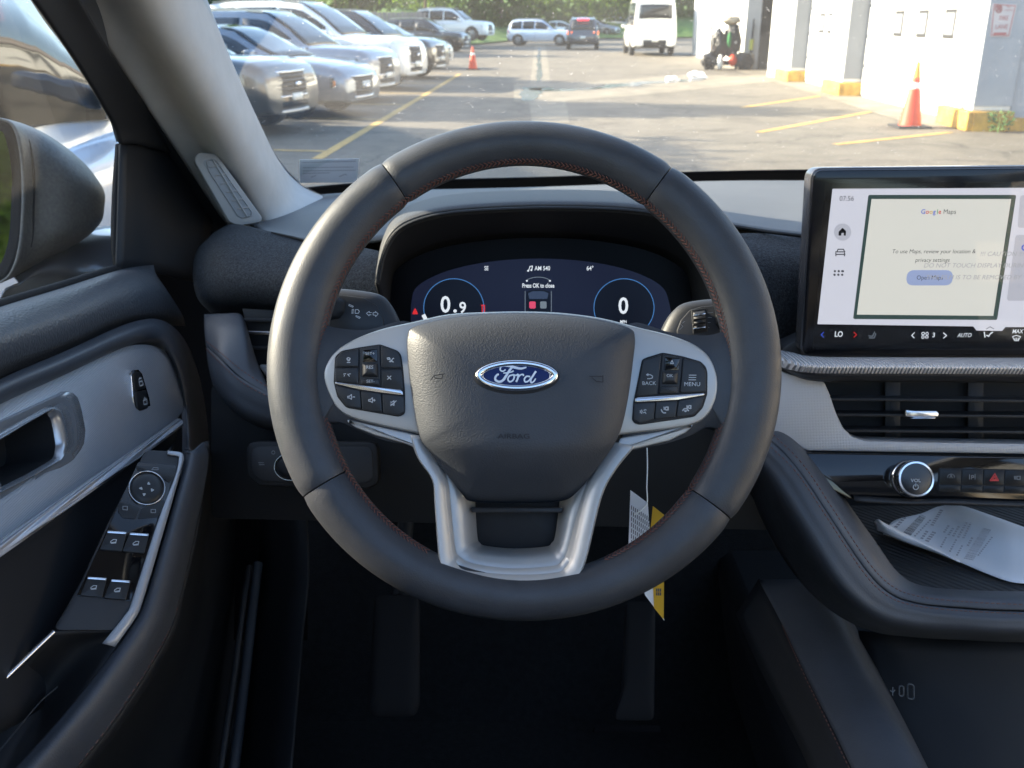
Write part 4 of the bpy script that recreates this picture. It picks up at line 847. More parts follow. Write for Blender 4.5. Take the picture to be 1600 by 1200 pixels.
pa = thing('accelerator_pedal', 'narrow dark accelerator pedal hinged at the footwell floor', 'pedal', AP.hit(980, 1140))
dome('pedal_pad', AP, [(978, 940), (1024, 940), (1022, 1125), (958, 1125), (972, 1080)], 0, .005, 'rubber', pa, p=6, r=.008, th=.012)
plate('pedal_heel', AP, [(930, 1133), (1030, 1133), (1034, 1145), (926, 1145)], .002, .02, 'gap_black', pa, r=.004)
# ------------------------------------------------------------ driver's door
door = thing('car_door', 'black car door panel with silver trim, handle and window switches', 'door', (-0.42, 0.8, 0.6))
def xr(*p):
    r = [PX(*q) for q in p]
    if p[0][0] <= -120: r = [r[0] + (r[0] - r[1]) * 2.6, r[0] + (r[0] - r[1]) * 1.2] + r      # the panel goes on past the edge of the photograph
    return r
def ext(r): return r + [r[-1] + (r[-1] - r[-2]) * 1.0, r[-1] + (r[-1] - r[-2]) * 3.0]
boxo('door_skin', (-.57, -.6, .42), (-.535, 1.25, 1.12), 'body_dark', door, .01)
patch('window_ledge', [xr((-120, 520, -.505), (0, 478, -.50), (95, 449, -.495), (190, 420, -.488), (240, 412, -.48)),
                       xr((-120, 535, -.475), (0, 492, -.472), (95, 462, -.468), (190, 431, -.462), (244, 428, -.458)),
                       xr((-120, 575, -.452), (0, 528, -.450), (100, 496, -.448), (200, 460, -.445), (262, 455, -.442)),
                       xr((-120, 630, -.452), (0, 570, -.450), (100, 532, -.448), (200, 492, -.445), (285, 492, -.440)),
                       xr((-120, 655, -.470), (0, 592, -.468), (100, 550, -.466), (200, 508, -.462), (290, 510, -.455))], 'ledge_grain', door, 6, 6)['label'] = 'grained black ledge below the side window'
# padded surround
patch('padded_surround', [xr((-120, 655, -.455), (0, 592, -.452), (100, 549, -.448), (200, 505, -.445), (252, 500, -.440), (288, 530, -.432), (312, 590, -.425), (326, 680, -.42), (322, 770, -.418), (303, 870, -.415)),
                          xr((-120, 668, -.440), (0, 604, -.437), (100, 562, -.434), (200, 518, -.430), (247, 512, -.427), (276, 538, -.420), (298, 592, -.412), (311, 680, -.405), (306, 770, -.40), (286, 870, -.395)),
                          xr((-120, 690, -.440), (0, 625, -.437), (100, 580, -.434), (200, 535, -.430), (242, 529, -.427), (266, 550, -.420), (285, 600, -.412), (295, 680, -.405), (290, 770, -.40), (266, 870, -.395)),
                          xr((-120, 700, -.456), (0, 636, -.452), (100, 590, -.448), (195, 546, -.445), (240, 541, -.440), (262, 560, -.433), (279, 605, -.426), (285, 680, -.42), (279, 770, -.415), (255, 870, -.41))], 'leather_soft', door, 6, 6)
# silver inset
DP = Plane(PX(150, 680, -.438), (1, -0.055, 0.10))
tpan = patch('trim_panel', [xr((-120, 693, -.449), (0, 630, -.445), (95, 585, -.442), (190, 543, -.438), (242, 541, -.433), (270, 564, -.426), (285, 604, -.420)),
                     xr((-120, 730, -.443), (0, 662, -.439), (95, 612, -.436), (190, 566, -.432), (236, 560, -.428), (262, 580, -.421), (284, 615, -.416)),
                     xr((-120, 860, -.430), (0, 790, -.426), (95, 722, -.423), (190, 665, -.420), (232, 640, -.417), (262, 630, -.414), (287, 628, -.412)),
                     xr((-120, 930, -.424), (0, 852, -.420), (95, 786, -.417), (190, 720, -.414), (235, 688, -.411), (268, 664, -.409), (286, 642, -.409))], 'door_metal', door, 14, 14); tpan['label'] = 'ribbed silver metal inset of the door'
# door pull: chrome ring around a dark cup
HP = Plane(PX(70, 695, -.430), (1, -0.045, 0.16))
hb = [(-60, 690), (0, 659), (60, 632), (111, 609), (124, 616), (131, 640), (137, 672), (134, 696), (116, 720), (60, 752), (0, 786), (-60, 820)]
ho = [(-60, 716), (0, 686), (40, 662), (76, 641), (87, 648), (92, 670), (96, 694), (91, 716), (50, 740), (6, 762), (-60, 800)]
cut_hole(tpan, [(x, y) for x, y in ((-50, 806), (-50, 694), (0, 667), (60, 640), (108, 617), (119, 622), (127, 645), (131, 672), (128, 692), (112, 714), (60, 744), (0, 778))])
HC = HP.uv(35, 702); qo = star(outline(HP, hb, .004, .012), HC, 96); qi = star(outline(HP, ho, .004, .012), HC, 96)
hl = lambda s_, w: [HP.at(*(a + (b_ - a) * s_), w) for a, b_ in zip(qo, qi)]
hloops = [hl(0, -.012), hl(0, .001), hl(.06, .0035), hl(.45, .0042), hl(.72, .0030), hl(.80, .0060), hl(.90, .0075), hl(1.0, .0060), hl(1.06, .0)]
dh = mk('door_handle', [p for l in hloops for p in l], grid_faces(len(hloops), 96, True), 'bezel', door, 60); dh['label'] = 'satin silver surround of the door pull'
cl = [hl(1.05, .001), hl(1.12, -.025), hl(1.2, -.045)]
mk('handle_cup', [p for l in cl for p in l], grid_faces(3, 96, True) + [tuple(range(192, 288))], 'plastic_dark', dh, 60)
plate('handle_lever', HP, [(-60, 700), (-4, 735), (4, 764), (-2, 770), (-60, 776)], .006, .006, 'bezel', dh, r=.004)
# lock switch
LP = Plane(PX(220, 612, -.4235), (1, -0.05, 0.12))
lk = plate('lock_switch', LP, [(205, 584), (209, 578), (217, 577), (223, 584), (234, 622), (236, 636), (231, 643), (220, 645), (212, 640), (208, 620)], .0035, .008, 'chrome', door, r=.004, bev=.0012)
plate('lock_button', LP, [(207.5, 585), (212, 580), (219, 581), (225, 598), (228, 607), (212, 611)], .005, .003, 'button_black', lk, r=.002)
plate('lock_button', LP, [(212.5, 613), (228.5, 609), (233, 630), (231, 638), (220, 642), (215, 638)], .005, .003, 'button_black', lk, r=.002)
strokes('icon', LP, [[(217, 597), (222, 595), (224, 601), (219, 603), (217, 597)], [(217, 594), (218, 591), (221, 591)]], .9, .0054, 'print_white', lk)
strokes('icon', LP, [[(224, 626), (229, 624), (230, 631), (225, 632), (224, 626)], [(225, 625), (226, 621), (228, 624)]], .9, .0054, 'print_white', lk)
# knurled accent bar below the inset
tube('accent_bar', spline(xr((-120, 938, -.415), (0, 857, -.411), (95, 791, -.408), (190, 725, -.405), (240, 690, -.403), (279, 661, -.402)), 8), .0058, 'rib_silver', door, 14)['label'] = 'knurled silver accent bar'
# wall of the arm-rest well
patch('well_wall', [xr((-120, 950, -.432), (0, 866, -.428), (95, 800, -.425), (190, 733, -.422), (280, 668, -.418)), xr((-120, 1060, -.428), (20, 970, -.424), (100, 885, -.421), (190, 790, -.418), (272, 690, -.414)), xr((-120, 1200, -.420), (60, 1110, -.417), (150, 1000, -.414), (215, 850, -.412), (262, 705, -.41))], 'plastic_black', door, 5, 5)
# switch panel on the arm rest
SWP = Plane(PX(190, 850, -.365), (0.45, -0.55, 0.72))
swp = plate('switch_panel', SWP, [(228, 702), (286, 705), (289, 716), (284, 735), (262, 810), (225, 935), (212, 965), (196, 985), (80, 985), (100, 955), (128, 905), (170, 815)], .0, .02, 'plastic_black', door, r=.008, bev=.002)
swg = plate('switch_gloss', SWP, [(216, 722), (276, 727), (273, 745), (265, 758), (262, 785), (246, 812), (205, 939), (120, 931)], .0008, .002, 'piano_black', swp, r=.001, bev=.0004)
strip('switch_trim', [spline([SWP.hit(x, y, .0012) for x, y in ((262, 704), (282, 707), (287, 714), (284, 730), (262, 808), (226, 930), (212, 965), (180, 1010))], 5), spline([SWP.hit(x, y, .002) for x, y in ((262, 709), (278, 712), (280, 718), (274, 745), (247, 815), (207, 938), (196, 960), (160, 1005))], 5)], 'trim_plain', swp, .002)
qk = outline(SWP, circ(229, 764, 29, 27, 40)[:-1]); ring('mirror_dial_ring', SWP, qk, 2.2 * SWP.px(229, 764), .0016, .0015, 'chrome_satin', swg)
dial = dome_uv('mirror_dial', SWP, outline(SWP, circ(229, 764, 26, 24, 40)[:-1]), .0014, .003, 'button_black', swg, p=6, rings=6)
SW2 = Plane(SWP.at(0, 0, .0046), SWP.n)
strokes('icon', SW2, [[(232, 753.5), (234, 756.5), (231, 756.5), (232, 753.5)], [(218, 763), (221, 761.5), (222, 764.5), (218, 763)], [(240, 765.5), (236.5, 764), (237, 767.5), (240, 765.5)], [(225, 774.5), (223.5, 771.5), (227, 771.5), (225, 774.5)]], 1.6, .0002, 'print_white', dial)
plate('mirror_button', SWP, [(212, 727), (274, 731), (272, 746), (265, 754), (240, 740), (215, 735)], .0016, .002, 'button_black', swg, r=.001)
plate('mirror_button', SWP, [(186, 782), (200, 786), (219, 793), (212, 811), (192, 809), (184, 800)], .0016, .002, 'button_black', swg, r=.002)
plate('mirror_button', SWP, [(221, 794), (256, 780), (257, 786), (246, 808), (214, 811)], .0016, .002, 'button_black', swg, r=.002)
strokes('icon', SWP, [[(237, 734), (247, 734), (247, 731), (240, 730.5), (237, 734)], [(192, 791), (199, 791), (199, 797), (192, 796), (192, 791)], [(236, 796), (243, 796), (243, 801), (236, 801), (236, 796)]], 1.2, .0019, 'print_grey', swg)
for x, y in ((178, 843), (213, 846), (147, 915), (184, 919)):
    w = plate('window_switch', SWP, [(x - 10, y - 13), (x + 20, y - 11), (x + 13, y + 18), (x - 22, y + 15)], .0030, .004, 'button_black', swg, r=.0012, bev=.0008)
    plate('switch_lip', SWP, [(x - 10, y - 14), (x + 20, y - 12), (x + 19, y - 8.5), (x - 11, y - 10.5)], .0052, .003, 'chrome_satin', w, r=.0006, bev=.0008)
    strokes('icon', SWP, [[(x - 5, y + 3), (x - 1, y), (x + 4, y), (x + 3, y + 4), (x - 5, y + 5), (x - 5, y + 3)]], 1.2, .0034, 'print_white', w); strokes('icon', SWP, [[(x - 4, y + 5.5), (x + 3, y + 5)]], 2, .0034, 'print_white', w)
# grab recess and arm-rest bolster
patch('grab_recess', [[SWP.hit(82, 986, -.002), SWP.hit(140, 986, -.002), SWP.hit(196, 984, -.002)], [SWP.hit(40, 1040, -.02), SWP.hit(110, 1020, -.03), SWP.hit(182, 1010, -.004)], [SWP.hit(0, 1120, -.06), SWP.hit(60, 1110, -.06), SWP.hit(120, 1095, -.012)], [SWP.hit(-60, 1240, -.06), SWP.hit(-10, 1240, -.06), SWP.hit(20, 1225, -.012)]], 'plastic_dark', door, 6, 6)
tube('recess_edge', spline([SWP.hit(84, 987, .001), SWP.hit(60, 1010, .001), SWP.hit(0, 1068, .001), SWP.hit(-80, 1145, .001)], 5), .0022, 'chrome_satin', door, 8)  # chrome bead stands in for the highlight along the recess
tube('recess_edge', spline([SWP.hit(90, 1073, -.02), SWP.hit(60, 1100, -.02), SWP.hit(0, 1172, -.02), SWP.hit(-60, 1240, -.02)], 5), .0007, 'plastic_black', door, 8)
patch('arm_rest', [ext([SWP.hit(286, 706, -.006), SWP.hit(290, 716, -.006), SWP.hit(264, 810, -.004), SWP.hit(227, 932, -.004), SWP.hit(200, 985, -.004), SWP.hit(120, 1092, -.004), SWP.hit(0, 1226, -.004), SWP.hit(-60, 1290, -.004)]),
                   ext([SWP.hit(295, 706, .000), SWP.hit(300, 718, .000), SWP.hit(275, 812, .004), SWP.hit(240, 934, .006), SWP.hit(213, 990, .006), SWP.hit(134, 1100, .006), SWP.hit(18, 1234, .006), SWP.hit(-40, 1300, .006)]),
                   ext([SWP.hit(308, 700, -.010), SWP.hit(313, 720, -.010), SWP.hit(294, 815, -.008), SWP.hit(262, 936, -.004), SWP.hit(236, 1000, -.004), SWP.hit(158, 1112, -.004), SWP.hit(45, 1246, -.004), SWP.hit(-10, 1310, -.004)]),
                   ext([SWP.hit(321, 690, -.045), SWP.hit(326, 725, -.045), SWP.hit(308, 820, -.045), SWP.hit(283, 930, -.04), SWP.hit(262, 995, -.035), SWP.hit(188, 1116, -.03), SWP.hit(85, 1246, -.03), SWP.hit(30, 1310, -.03)])], 'leather_soft', door, 6, 6)['label'] = 'padded leather arm rest edge'
patch('lower_panel', [[SWP.hit(326, 690, -.047), SWP.hit(309, 822, -.047), SWP.hit(284, 932, -.042), SWP.hit(263, 997, -.037), SWP.hit(189, 1118, -.032), SWP.hit(86, 1248, -.032)],
                      xr((332, 720, -.42), (318, 840, -.42), (300, 950, -.42), (285, 1030, -.42), (232, 1140, -.42), (160, 1260, -.42)),
                      xr((345, 740, -.43), (340, 850, -.43), (335, 960, -.43), (325, 1050, -.43), (290, 1160, -.43), (240, 1270, -.43)),
                      xr((390, 760, -.44), (390, 860, -.44), (385, 970, -.44), (375, 1060, -.44), (355, 1170, -.44), (330, 1280, -.44))], 'plastic_dark', door, 5, 5)
v = []; f = []
stitch_line(v, f, [SWP.hit(277, 950, -.036), SWP.hit(250, 1012, -.028), SWP.hit(180, 1120, -.026), SWP.hit(80, 1250, -.026)], 0.0036, 0.0004)
kind(mk('stitching', v, f, 'stitch', door, 0), 'stuff')
# window opening: glass, sill seal and corner
tube('window_seal', spline(xr((-150, 528, -.506), (0, 476, -.502), (95, 447, -.497), (185, 419, -.492)), 6), .0055, 'rubber', door, 8)
tube('window_channel', spline(xr((186, 425, -.495), (181, 380, -.498), (183, 300, -.502), (188, 228, -.505)), 6), .0065, 'rubber', door, 8)
patch('mirror_sail', [xr((184, 424, -.488), (187, 330, -.49), (190, 226, -.492)), xr((235, 425, -.478), (245, 330, -.48), (245, 222, -.482)), xr((305, 440, -.46), (330, 360, -.462), (335, 300, -.462))], 'plastic_dark', door, 5, 5)
patch('door_frame', [xr((190, 226, -.492), (176, 190, -.49), (118, 95, -.478), (45, -10, -.46), (-60, -160, -.44)), xr((214, 226, -.484), (198, 180, -.482), (145, 85, -.47), (88, -10, -.455), (-20, -170, -.435)), xr((270, 240, -.472), (232, 170, -.47), (172, 80, -.46), (120, -10, -.445), (20, -170, -.425))], 'plastic_dark', door, 5, 5)
patch('frame_edge', [xr((189, 222, -.500), (176, 185, -.498), (116, 90, -.486), (43, -15, -.468), (-62, -165, -.448)), xr((197, 222, -.495), (188, 180, -.493), (133, 85, -.481), (66, -15, -.463), (-42, -170, -.443))], 'leather_soft', door, 5, 3)
mk('window_pane', [PX(-200, 560, -.508), PX(188, 428, -.500), PX(190, 222, -.508), PX(176, 180, -.505), PX(40, -20, -.478), PX(-70, -190, -.45), PX(-300, -190, -.45)], [(0, 1, 2, 3, 4, 5, 6)], 'side_glass', door, 0, face_cam=True)
patch('hinge_pillar', [row((196, 300, 1.5), (300, 320, 1.52), (480, 330, 1.55)), row((196, 600, 1.5), (300, 600, 1.52), (480, 600, 1.5)), row((200, 1000, 1.4), (330, 1000, 1.5), (480, 1000, 1.5))], 'gap_black', door, 4, 4)  # closes the door gap to sunlight; the gap's shade is in its colour
# ------------------------------------------------------------ outside mirror
mir = thing('wing_mirror', 'dusty grey outside mirror with green trees in its glass', 'mirror', P(60, 400, 1.32))
def mrow(*p): return [P(*q) for q in p]
MS = [mrow((-120, 192, 1.26), (-60, 186, 1.26), (0, 188, 1.26), (22, 205, 1.26), (32, 260, 1.26), (33, 330, 1.26), (25, 400, 1.26), (2, 438, 1.26), (-60, 450, 1.26), (-120, 450, 1.26)),
      mrow((-120, 187, 1.30), (-60, 183, 1.30), (8, 189, 1.30), (40, 208, 1.29), (52, 262, 1.29), (52, 330, 1.29), (48, 385, 1.29), (20, 430, 1.30), (-60, 446, 1.30), (-120, 446, 1.30)),
      mrow((-120, 190, 1.38), (-60, 188, 1.38), (30, 196, 1.37), (85, 225, 1.34), (112, 275, 1.33), (115, 330, 1.33), (104, 368, 1.33), (50, 412, 1.35), (-60, 436, 1.38), (-120, 436, 1.38)),
      mrow((-120, 210, 1.48), (-60, 205, 1.48), (45, 212, 1.45), (118, 252, 1.41), (155, 290, 1.40), (160, 320, 1.40), (146, 356, 1.40), (70, 395, 1.42), (-60, 425, 1.48), (-120, 425, 1.48)),
      mrow((-120, 290, 1.55), (-60, 290, 1.55), (40, 290, 1.53), (90, 298, 1.50), (120, 305, 1.48), (122, 315, 1.48), (112, 325, 1.48), (60, 330, 1.50), (-60, 330, 1.55), (-120, 330, 1.55))]
MS = [[P(-175, 318, r[0] and q)] + r + [P(-175, 322, q)] for r, q in zip(MS, (1.26, 1.30, 1.38, 1.48, 1.55))]
patch('mirror_housing', MS, 'mirror_shell', mir, 5, 5, 0.003)
tube('housing_seam', spline(mrow((-60, 184, 1.298), (10, 190, 1.297), (40, 209, 1.287), (52, 262, 1.286), (52, 330, 1.286), (47, 386, 1.287), (20, 429, 1.296)), 6), .0016, 'rubber', mir, 6)
patch('mirror_rim', [MS[0][1:-1], mrow((-120, 202, 1.262), (-60, 198, 1.262), (-6, 203, 1.262), (8, 222, 1.262), (17, 270, 1.262), (17, 330, 1.262), (11, 385, 1.262), (-8, 420, 1.262), (-60, 434, 1.262), (-120, 434, 1.262))], 'rubber', mir, 5, 3, 0.006)
MP = Plane(P(0, 320, 1.266), (0.08, -0.99, 0.13))
plate('mirror_glass', MP, [(-120, 200), (-60, 195), (-4, 202), (10, 222), (18, 270), (18, 330), (12, 387), (-6, 422), (-60, 436), (-120, 436)], 0, .004, 'mirror_glass', mir, curve=4, bev=0)
patch('mirror_foot', [mrow((20, 428, 1.31), (50, 405, 1.36), (100, 375, 1.42), (150, 356, 1.45), (200, 352, 1.45)), mrow((30, 445, 1.30), (80, 410, 1.34), (120, 392, 1.38), (160, 378, 1.40), (200, 372, 1.38)), mrow((10, 455, 1.32), (80, 432, 1.34), (120, 430, 1.36), (160, 424, 1.37), (200, 420, 1.36)), mrow((0, 470, 1.36), (60, 460, 1.38), (110, 452, 1.40), (160, 445, 1.42), (200, 440, 1.42))], 'body_dark', mir, 5, 5)
# ------------------------------------------------------------ windscreen pillar
pil = thing('windscreen_pillar', 'pale grey windscreen pillar cover with oval speaker grille', 'pillar', P(380, 350, 1.55))
PC = [[(116, -10, 1.10), (178, 90, 1.17), (238, 180, 1.25), (293, 262, 1.35), (347, 342, 1.46), (362, 352, 1.49)],
      [(160, -10, 1.10), (222, 90, 1.17), (280, 180, 1.25), (330, 262, 1.34), (375, 340, 1.44), (392, 357, 1.47)],
      [(215, -10, 1.06), (270, 90, 1.13), (322, 180, 1.21), (366, 262, 1.31), (410, 330, 1.42), (425, 352, 1.45)],
      [(275, -10, 1.09), (320, 90, 1.16), (366, 180, 1.25), (405, 258, 1.36), (445, 312, 1.50), (478, 335, 1.54)],
      [(312, -10, 1.18), (352, 90, 1.26), (392, 180, 1.36), (428, 252, 1.49), (465, 292, 1.66), (524, 322, 1.68)],
      [(320, -10, 1.24), (360, 90, 1.32), (400, 180, 1.42), (436, 252, 1.56), (472, 290, 1.74), (532, 318, 1.78)]]
PC = [[(2 * r[0][0] - r[2][0], 2 * r[0][1] - r[2][1], 2 * r[0][2] - r[2][2] + .02)] + r for r in PC]
patch('pillar_cover', [[P(*q) for q in r] for r in PC], 'pillar_cloth', pil, 6, 6)
PO = [P(q[0], q[1], q[2] + .05) for q in PC[5]]; PB = [PX(-75, -185, -.455), PX(40, -20, -.478), PX(78, 38, -.484), PX(114, 88, -.494), PX(148, 140, -.50), PX(174, 183, -.506), PX(186, 222, -.51)]
patch('pillar_outer', [PO, [(a + b_) / 2 + Vector((-.03, .03, .03)) for a, b_ in zip(PO, PB)], PB], 'body_dark', pil, 5, 5)  # unseen pillar skin, added to block sun and sky
patch('pillar_inner', [[P(*q) for q in PC[0]], [P(q[0] - 45, q[1] + 22, q[2] + .10) for q in PC[0]]], 'plastic_dark', pil, 5, 3)
SG = Plane(P(358, 298, 1.305), (0.42, -0.86, 0.28))
gr = plate('speaker_grille', SG, [(306, 243), (312, 238), (335, 240), (343, 247), (410, 340), (408, 347), (372, 353), (358, 346), (304, 252)], .004, .014, 'pillar_plastic', pil, r=.010, bev=.002)
plate('grille_mesh', SG, [(318, 250), (333, 247), (341, 252), (395, 331), (394, 338), (378, 342), (370, 338), (318, 256)], .0046, .003, 'print_grey', gr, r=.006)
ring('grille_bead', SG, outline(SG, [(321, 251), (333, 248), (340, 253), (394, 331), (393, 338), (378, 341), (371, 337), (326, 268)], .0046, .004), .0012, .0046, .0016, 'pillar_plastic', gr)
tube('grille_bar', [SG.hit(333, 250, .006), SG.hit(386, 338, .006)], .0012, 'pillar_plastic', gr, 6)
for k in range(6):
    t_ = (k + .6) / 6.4; x, y = 330 + 56 * t_, 251 + 84 * t_
    plate('grille_bar', SG, [(x - 8, y + 1), (x + 9, y - 2), (x + 10, y), (x - 7, y + 3)], .0062, .003, 'pillar_plastic', gr, r=.0003, bev=.0003)
# ------------------------------------------------------------ windscreen
ws = thing('windscreen', 'dusty windscreen with black band along its lower edge', 'windscreen', P(840, 285, 1.9))
WB = [(330, 330, 1.80), (470, 306, 1.86), (620, 294, 1.92), (840, 288, 1.96), (1100, 279, 1.96), (1350, 276, 1.94), (1800, 280, 1.85)]
b0 = [P(*q) for q in WB]; tops = [Vector((x, y, z)) for x, y, z in ((-.56, .72, 1.70), (-.36, .76, 1.745), (-.12, .79, 1.77), (.15, .80, 1.78), (.45, .80, 1.78), (.8, .78, 1.77), (1.25, .70, 1.70))]
mids = [(a + b_) / 2 + Vector((0, .03, .03)) for a, b_ in zip(b0, tops)]
patch('windscreen_glass', [b0, mids, tops], 'windshield_glass', ws, 6, 6, 0)
def frit(d): return [a + (m_ - a) * d + Vector((0, -.004, -.004)) for a, m_ in zip(b0, mids)]
patch('black_band', [frit(-.05), frit(.01), frit(.075)], 'rubber', ws, 6, 3, 0.002)
SK = Plane(P(513, 268, 1.765), (0, -0.80, -0.60))
sk = thing('inspection_sticker', 'small grey paper sticker on the lower corner of the windscreen', 'sticker', SK.hit(513, 288))
plate('sticker_paper', SK, [(468, 250), (561, 248), (558, 281), (555, 285), (469, 286)], 0, .0004, 'paper', sk, r=0, bev=0)
strokes('printed_lines', SK, [[(472, 254), (556, 252)], [(473, 262), (552, 261)], [(473, 267), (555, 266)], [(473, 271), (515, 270)], [(486, 277), (494, 274)], [(530, 276), (540, 272), (542, 274)]], 1.0, .0006, 'ink_pale', sk)
# ------------------------------------------------------------ rest of the cabin (unseen; blocks light, with a roof opening added for sky fill)
cab = kind(mk('cabin_shell', *(lambda v, f: (v, f))([
    (-.56, .72, 1.72), (1.30, .72, 1.72), (1.28, -2.6, 1.78), (-.54, -2.6, 1.78), 
    (1.38, 1.75, 1.05), (1.40, -2.6, 1.05), (1.40, -2.6, .45), (1.38, 1.75, .45),
    (-.62, -2.6, 1.08), (-.62, -2.6, .45),
    (-.60, .15, 1.02), (-.60, -2.6, 1.02), (-.60, .15, .45), (-.60, -2.6, .45), (-.6, .2, 1.05), (-.6, -.1, 1.05), (-.54, -.15, 1.75), (-.54, .05, 1.75), (1.40, .1, 1.05), (1.40, -.2, 1.05), (1.3, -.25, 1.75), (1.3, .0, 1.75), (-.34, .35, 1.75), (1.08, .35, 1.75), (1.08, -1.5, 1.77), (-.34, -1.5, 1.77)],
    [(0, 1, 23, 22), (1, 2, 24, 23), (2, 3, 25, 24), (3, 0, 22, 25), (4, 5, 6, 7), (5, 8, 9, 6), (10, 11, 13, 12), (14, 15, 16, 17), (18, 19, 20, 21)]), 'headliner', None, 0), 'structure')
solid(cab, .03, 0)
o = kind(mk('fill_roof_glass', [(-.36, .37, 1.77), (1.10, .37, 1.77), (1.10, -1.52, 1.79), (-.36, -1.52, 1.79)], [(0, 1, 2, 3)], 'fill_roof_tint', None, 0), 'structure')  # unseen glass over the roof opening, added to let blue sky light in
for sx_, lb in ((0.0, 'black leather driver seat facing the steering wheel'), (0.80, 'black leather passenger seat beside the console')):  # unseen seats, added to keep light from behind off the footwell
    se = cab
    SEP = Plane((sx_, -.22, 1.1), (0, .97, .24)); SCP = Plane((sx_, .12, .76), (0, -.10, .99))
    sqr = lambda w, h, n=4: [Vector((s1 * w, s2 * h)) for s1, s2 in ((1, 1), (-1, 1), (-1, -1), (1, -1))]
    dome_uv('backrest', SEP, rounded(sqr(.26, .36), .12, 6), 0, .05, 'leather_soft', se, p=3, th=.12); dome_uv('cushion', SCP, rounded(sqr(.26, .28), .12, 6), 0, .04, 'leather_soft', se, p=3, th=.18)
    boxo('seat_base', (sx_ - .22, -.14, .452), (sx_ + .22, .36, .60), 'plastic_dark', se, .03)
    if sx_: dome_uv('headrest', Plane((sx_, -.36, 1.56), (0, .97, .2)), rounded(sqr(.13, .09), .06, 5), 0, .04, 'leather_soft', se, p=3, th=.06)
# ------------------------------------------------------------ ground
m, t, b = nt('asphalt')
tc = N(t, 'ShaderNodeTexCoord'); n1 = N(t, 'ShaderNodeTexNoise', Scale=0.35, Detail=6.0, Roughness=0.6); n2 = N(t, 'ShaderNodeTexNoise', Scale=28.0, Detail=4.0, Roughness=0.8)
n3 = N(t, 'ShaderNodeTexNoise', Scale=2.2, Detail=5.0, Roughness=0.7)
for n_ in (n1, n2, n3): t.links.new(tc.outputs['Object'], n_.inputs['Vector'])
r1 = ramp(t, n1.outputs['Fac'], [(0.3, (0.098, 0.083, 0.062)), (0.7, (0.142, 0.121, 0.090))]); r2 = ramp(t, n2.outputs['Fac'], [(0.3, (0.6, 0.6, 0.6)), (0.7, (1.3, 1.3, 1.3))]); r3 = ramp(t, n3.outputs['Fac'], [(0.35, (0.8, 0.8, 0.8)), (0.65, (1.15, 1.15, 1.15))])
mx = N(t, 'ShaderNodeMix', data_type='RGBA', blend_type='MULTIPLY'); mx.inputs['Factor'].default_value = 1.0; t.links.new(r1.outputs[0], mx.inputs['A']); t.links.new(r2.outputs[0], mx.inputs['B'])
mx2 = N(t, 'ShaderNodeMix', data_type='RGBA', blend_type='MULTIPLY'); mx2.inputs['Factor'].default_value = 1.0; t.links.new(mx.outputs['Result'], mx2.inputs['A']); t.links.new(r3.outputs[0], mx2.inputs['B'])
vc_ = N(t, 'ShaderNodeTexVoronoi', Scale=0.32, feature='DISTANCE_TO_EDGE'); nd = N(t, 'ShaderNodeTexNoise', Scale=1.1, Detail=6.0, Roughness=0.7); vm = N(t, 'ShaderNodeVectorMath', operation='ADD')
t.links.new(tc.outputs['Object'], nd.inputs['Vector']); t.links.new(tc.outputs['Object'], vm.inputs[0]); t.links.new(nd.outputs['Color'], vm.inputs[1]); t.links.new(vm.outputs[0], vc_.inputs['Vector'])
rc = ramp(t, vc_.outputs['Distance'], [(0.0, (0.45, 0.45, 0.45)), (0.012, (1, 1, 1))]); ns = N(t, 'ShaderNodeTexNoise', Scale=0.9, Detail=3.0); t.links.new(tc.outputs['Object'], ns.inputs['Vector']); rs = ramp(t, ns.outputs['Fac'], [(0.30, (0.62, 0.60, 0.58)), (0.42, (1, 1, 1))])
mx3 = N(t, 'ShaderNodeMix', data_type='RGBA', blend_type='MULTIPLY'); mx3.inputs['Factor'].default_value = 1.0; t.links.new(mx2.outputs['Result'], mx3.inputs['A']); t.links.new(rc.outputs[0], mx3.inputs['B'])
mx4 = N(t, 'ShaderNodeMix', data_type='RGBA', blend_type='MULTIPLY'); mx4.inputs['Factor'].default_value = 1.0; t.links.new(mx3.outputs['Result'], mx4.inputs['A']); t.links.new(rs.outputs[0], mx4.inputs['B'])
t.links.new(mx4.outputs['Result'], b.inputs['Base Color']); b.inputs['Roughness'].default_value = 0.85
bm_ = N(t, 'ShaderNodeBump', Strength=0.5, Distance=0.01); t.links.new(n2.outputs['Fac'], bm_.inputs['Height']); t.links.new(bm_.outputs[0], b.inputs['Normal'])
pbr('line_paint', (0.42, 0.27, 0.08), 0.8, vary=0.4, vscale=9); pbr('line_white', (0.40, 0.38, 0.34), 0.8, vary=0.3, vscale=9)
pbr('grass', (0.10, 0.17, 0.03), 0.9, vary=0.5, vscale=3, bump=('noise', 12, 1.0, 0.1))
pbr('puddle', (0.12, 0.11, 0.09), 0.16, spec=0.6, vary=0.4, vscale=5, bump=('noise', 18, 0.4, 0.01))
pbr('wood_grey', (0.20, 0.17, 0.155), 0.85, vary=0.3, vscale=4); pbr('bark', (0.09, 0.065, 0.045), 0.9, vary=0.3, vscale=8)
def sheet(name, pts, z, mat, k='structure', parent=None):
    o = mk(name, [Vector((p[0], p[1], z)) for p in pts], [tuple(range(len(pts)))], mat, parent, 0); 
    if o.data.polygons[0].normal.z < 0: o.data.flip_normals()
    if parent is None: kind(o, k)
    return o
sheet('ground', [(-600, -300), (600, -300), (600, 900), (-600, 900)], 0, 'asphalt')
gp = lambda *ps: [G(*p) for p in ps]
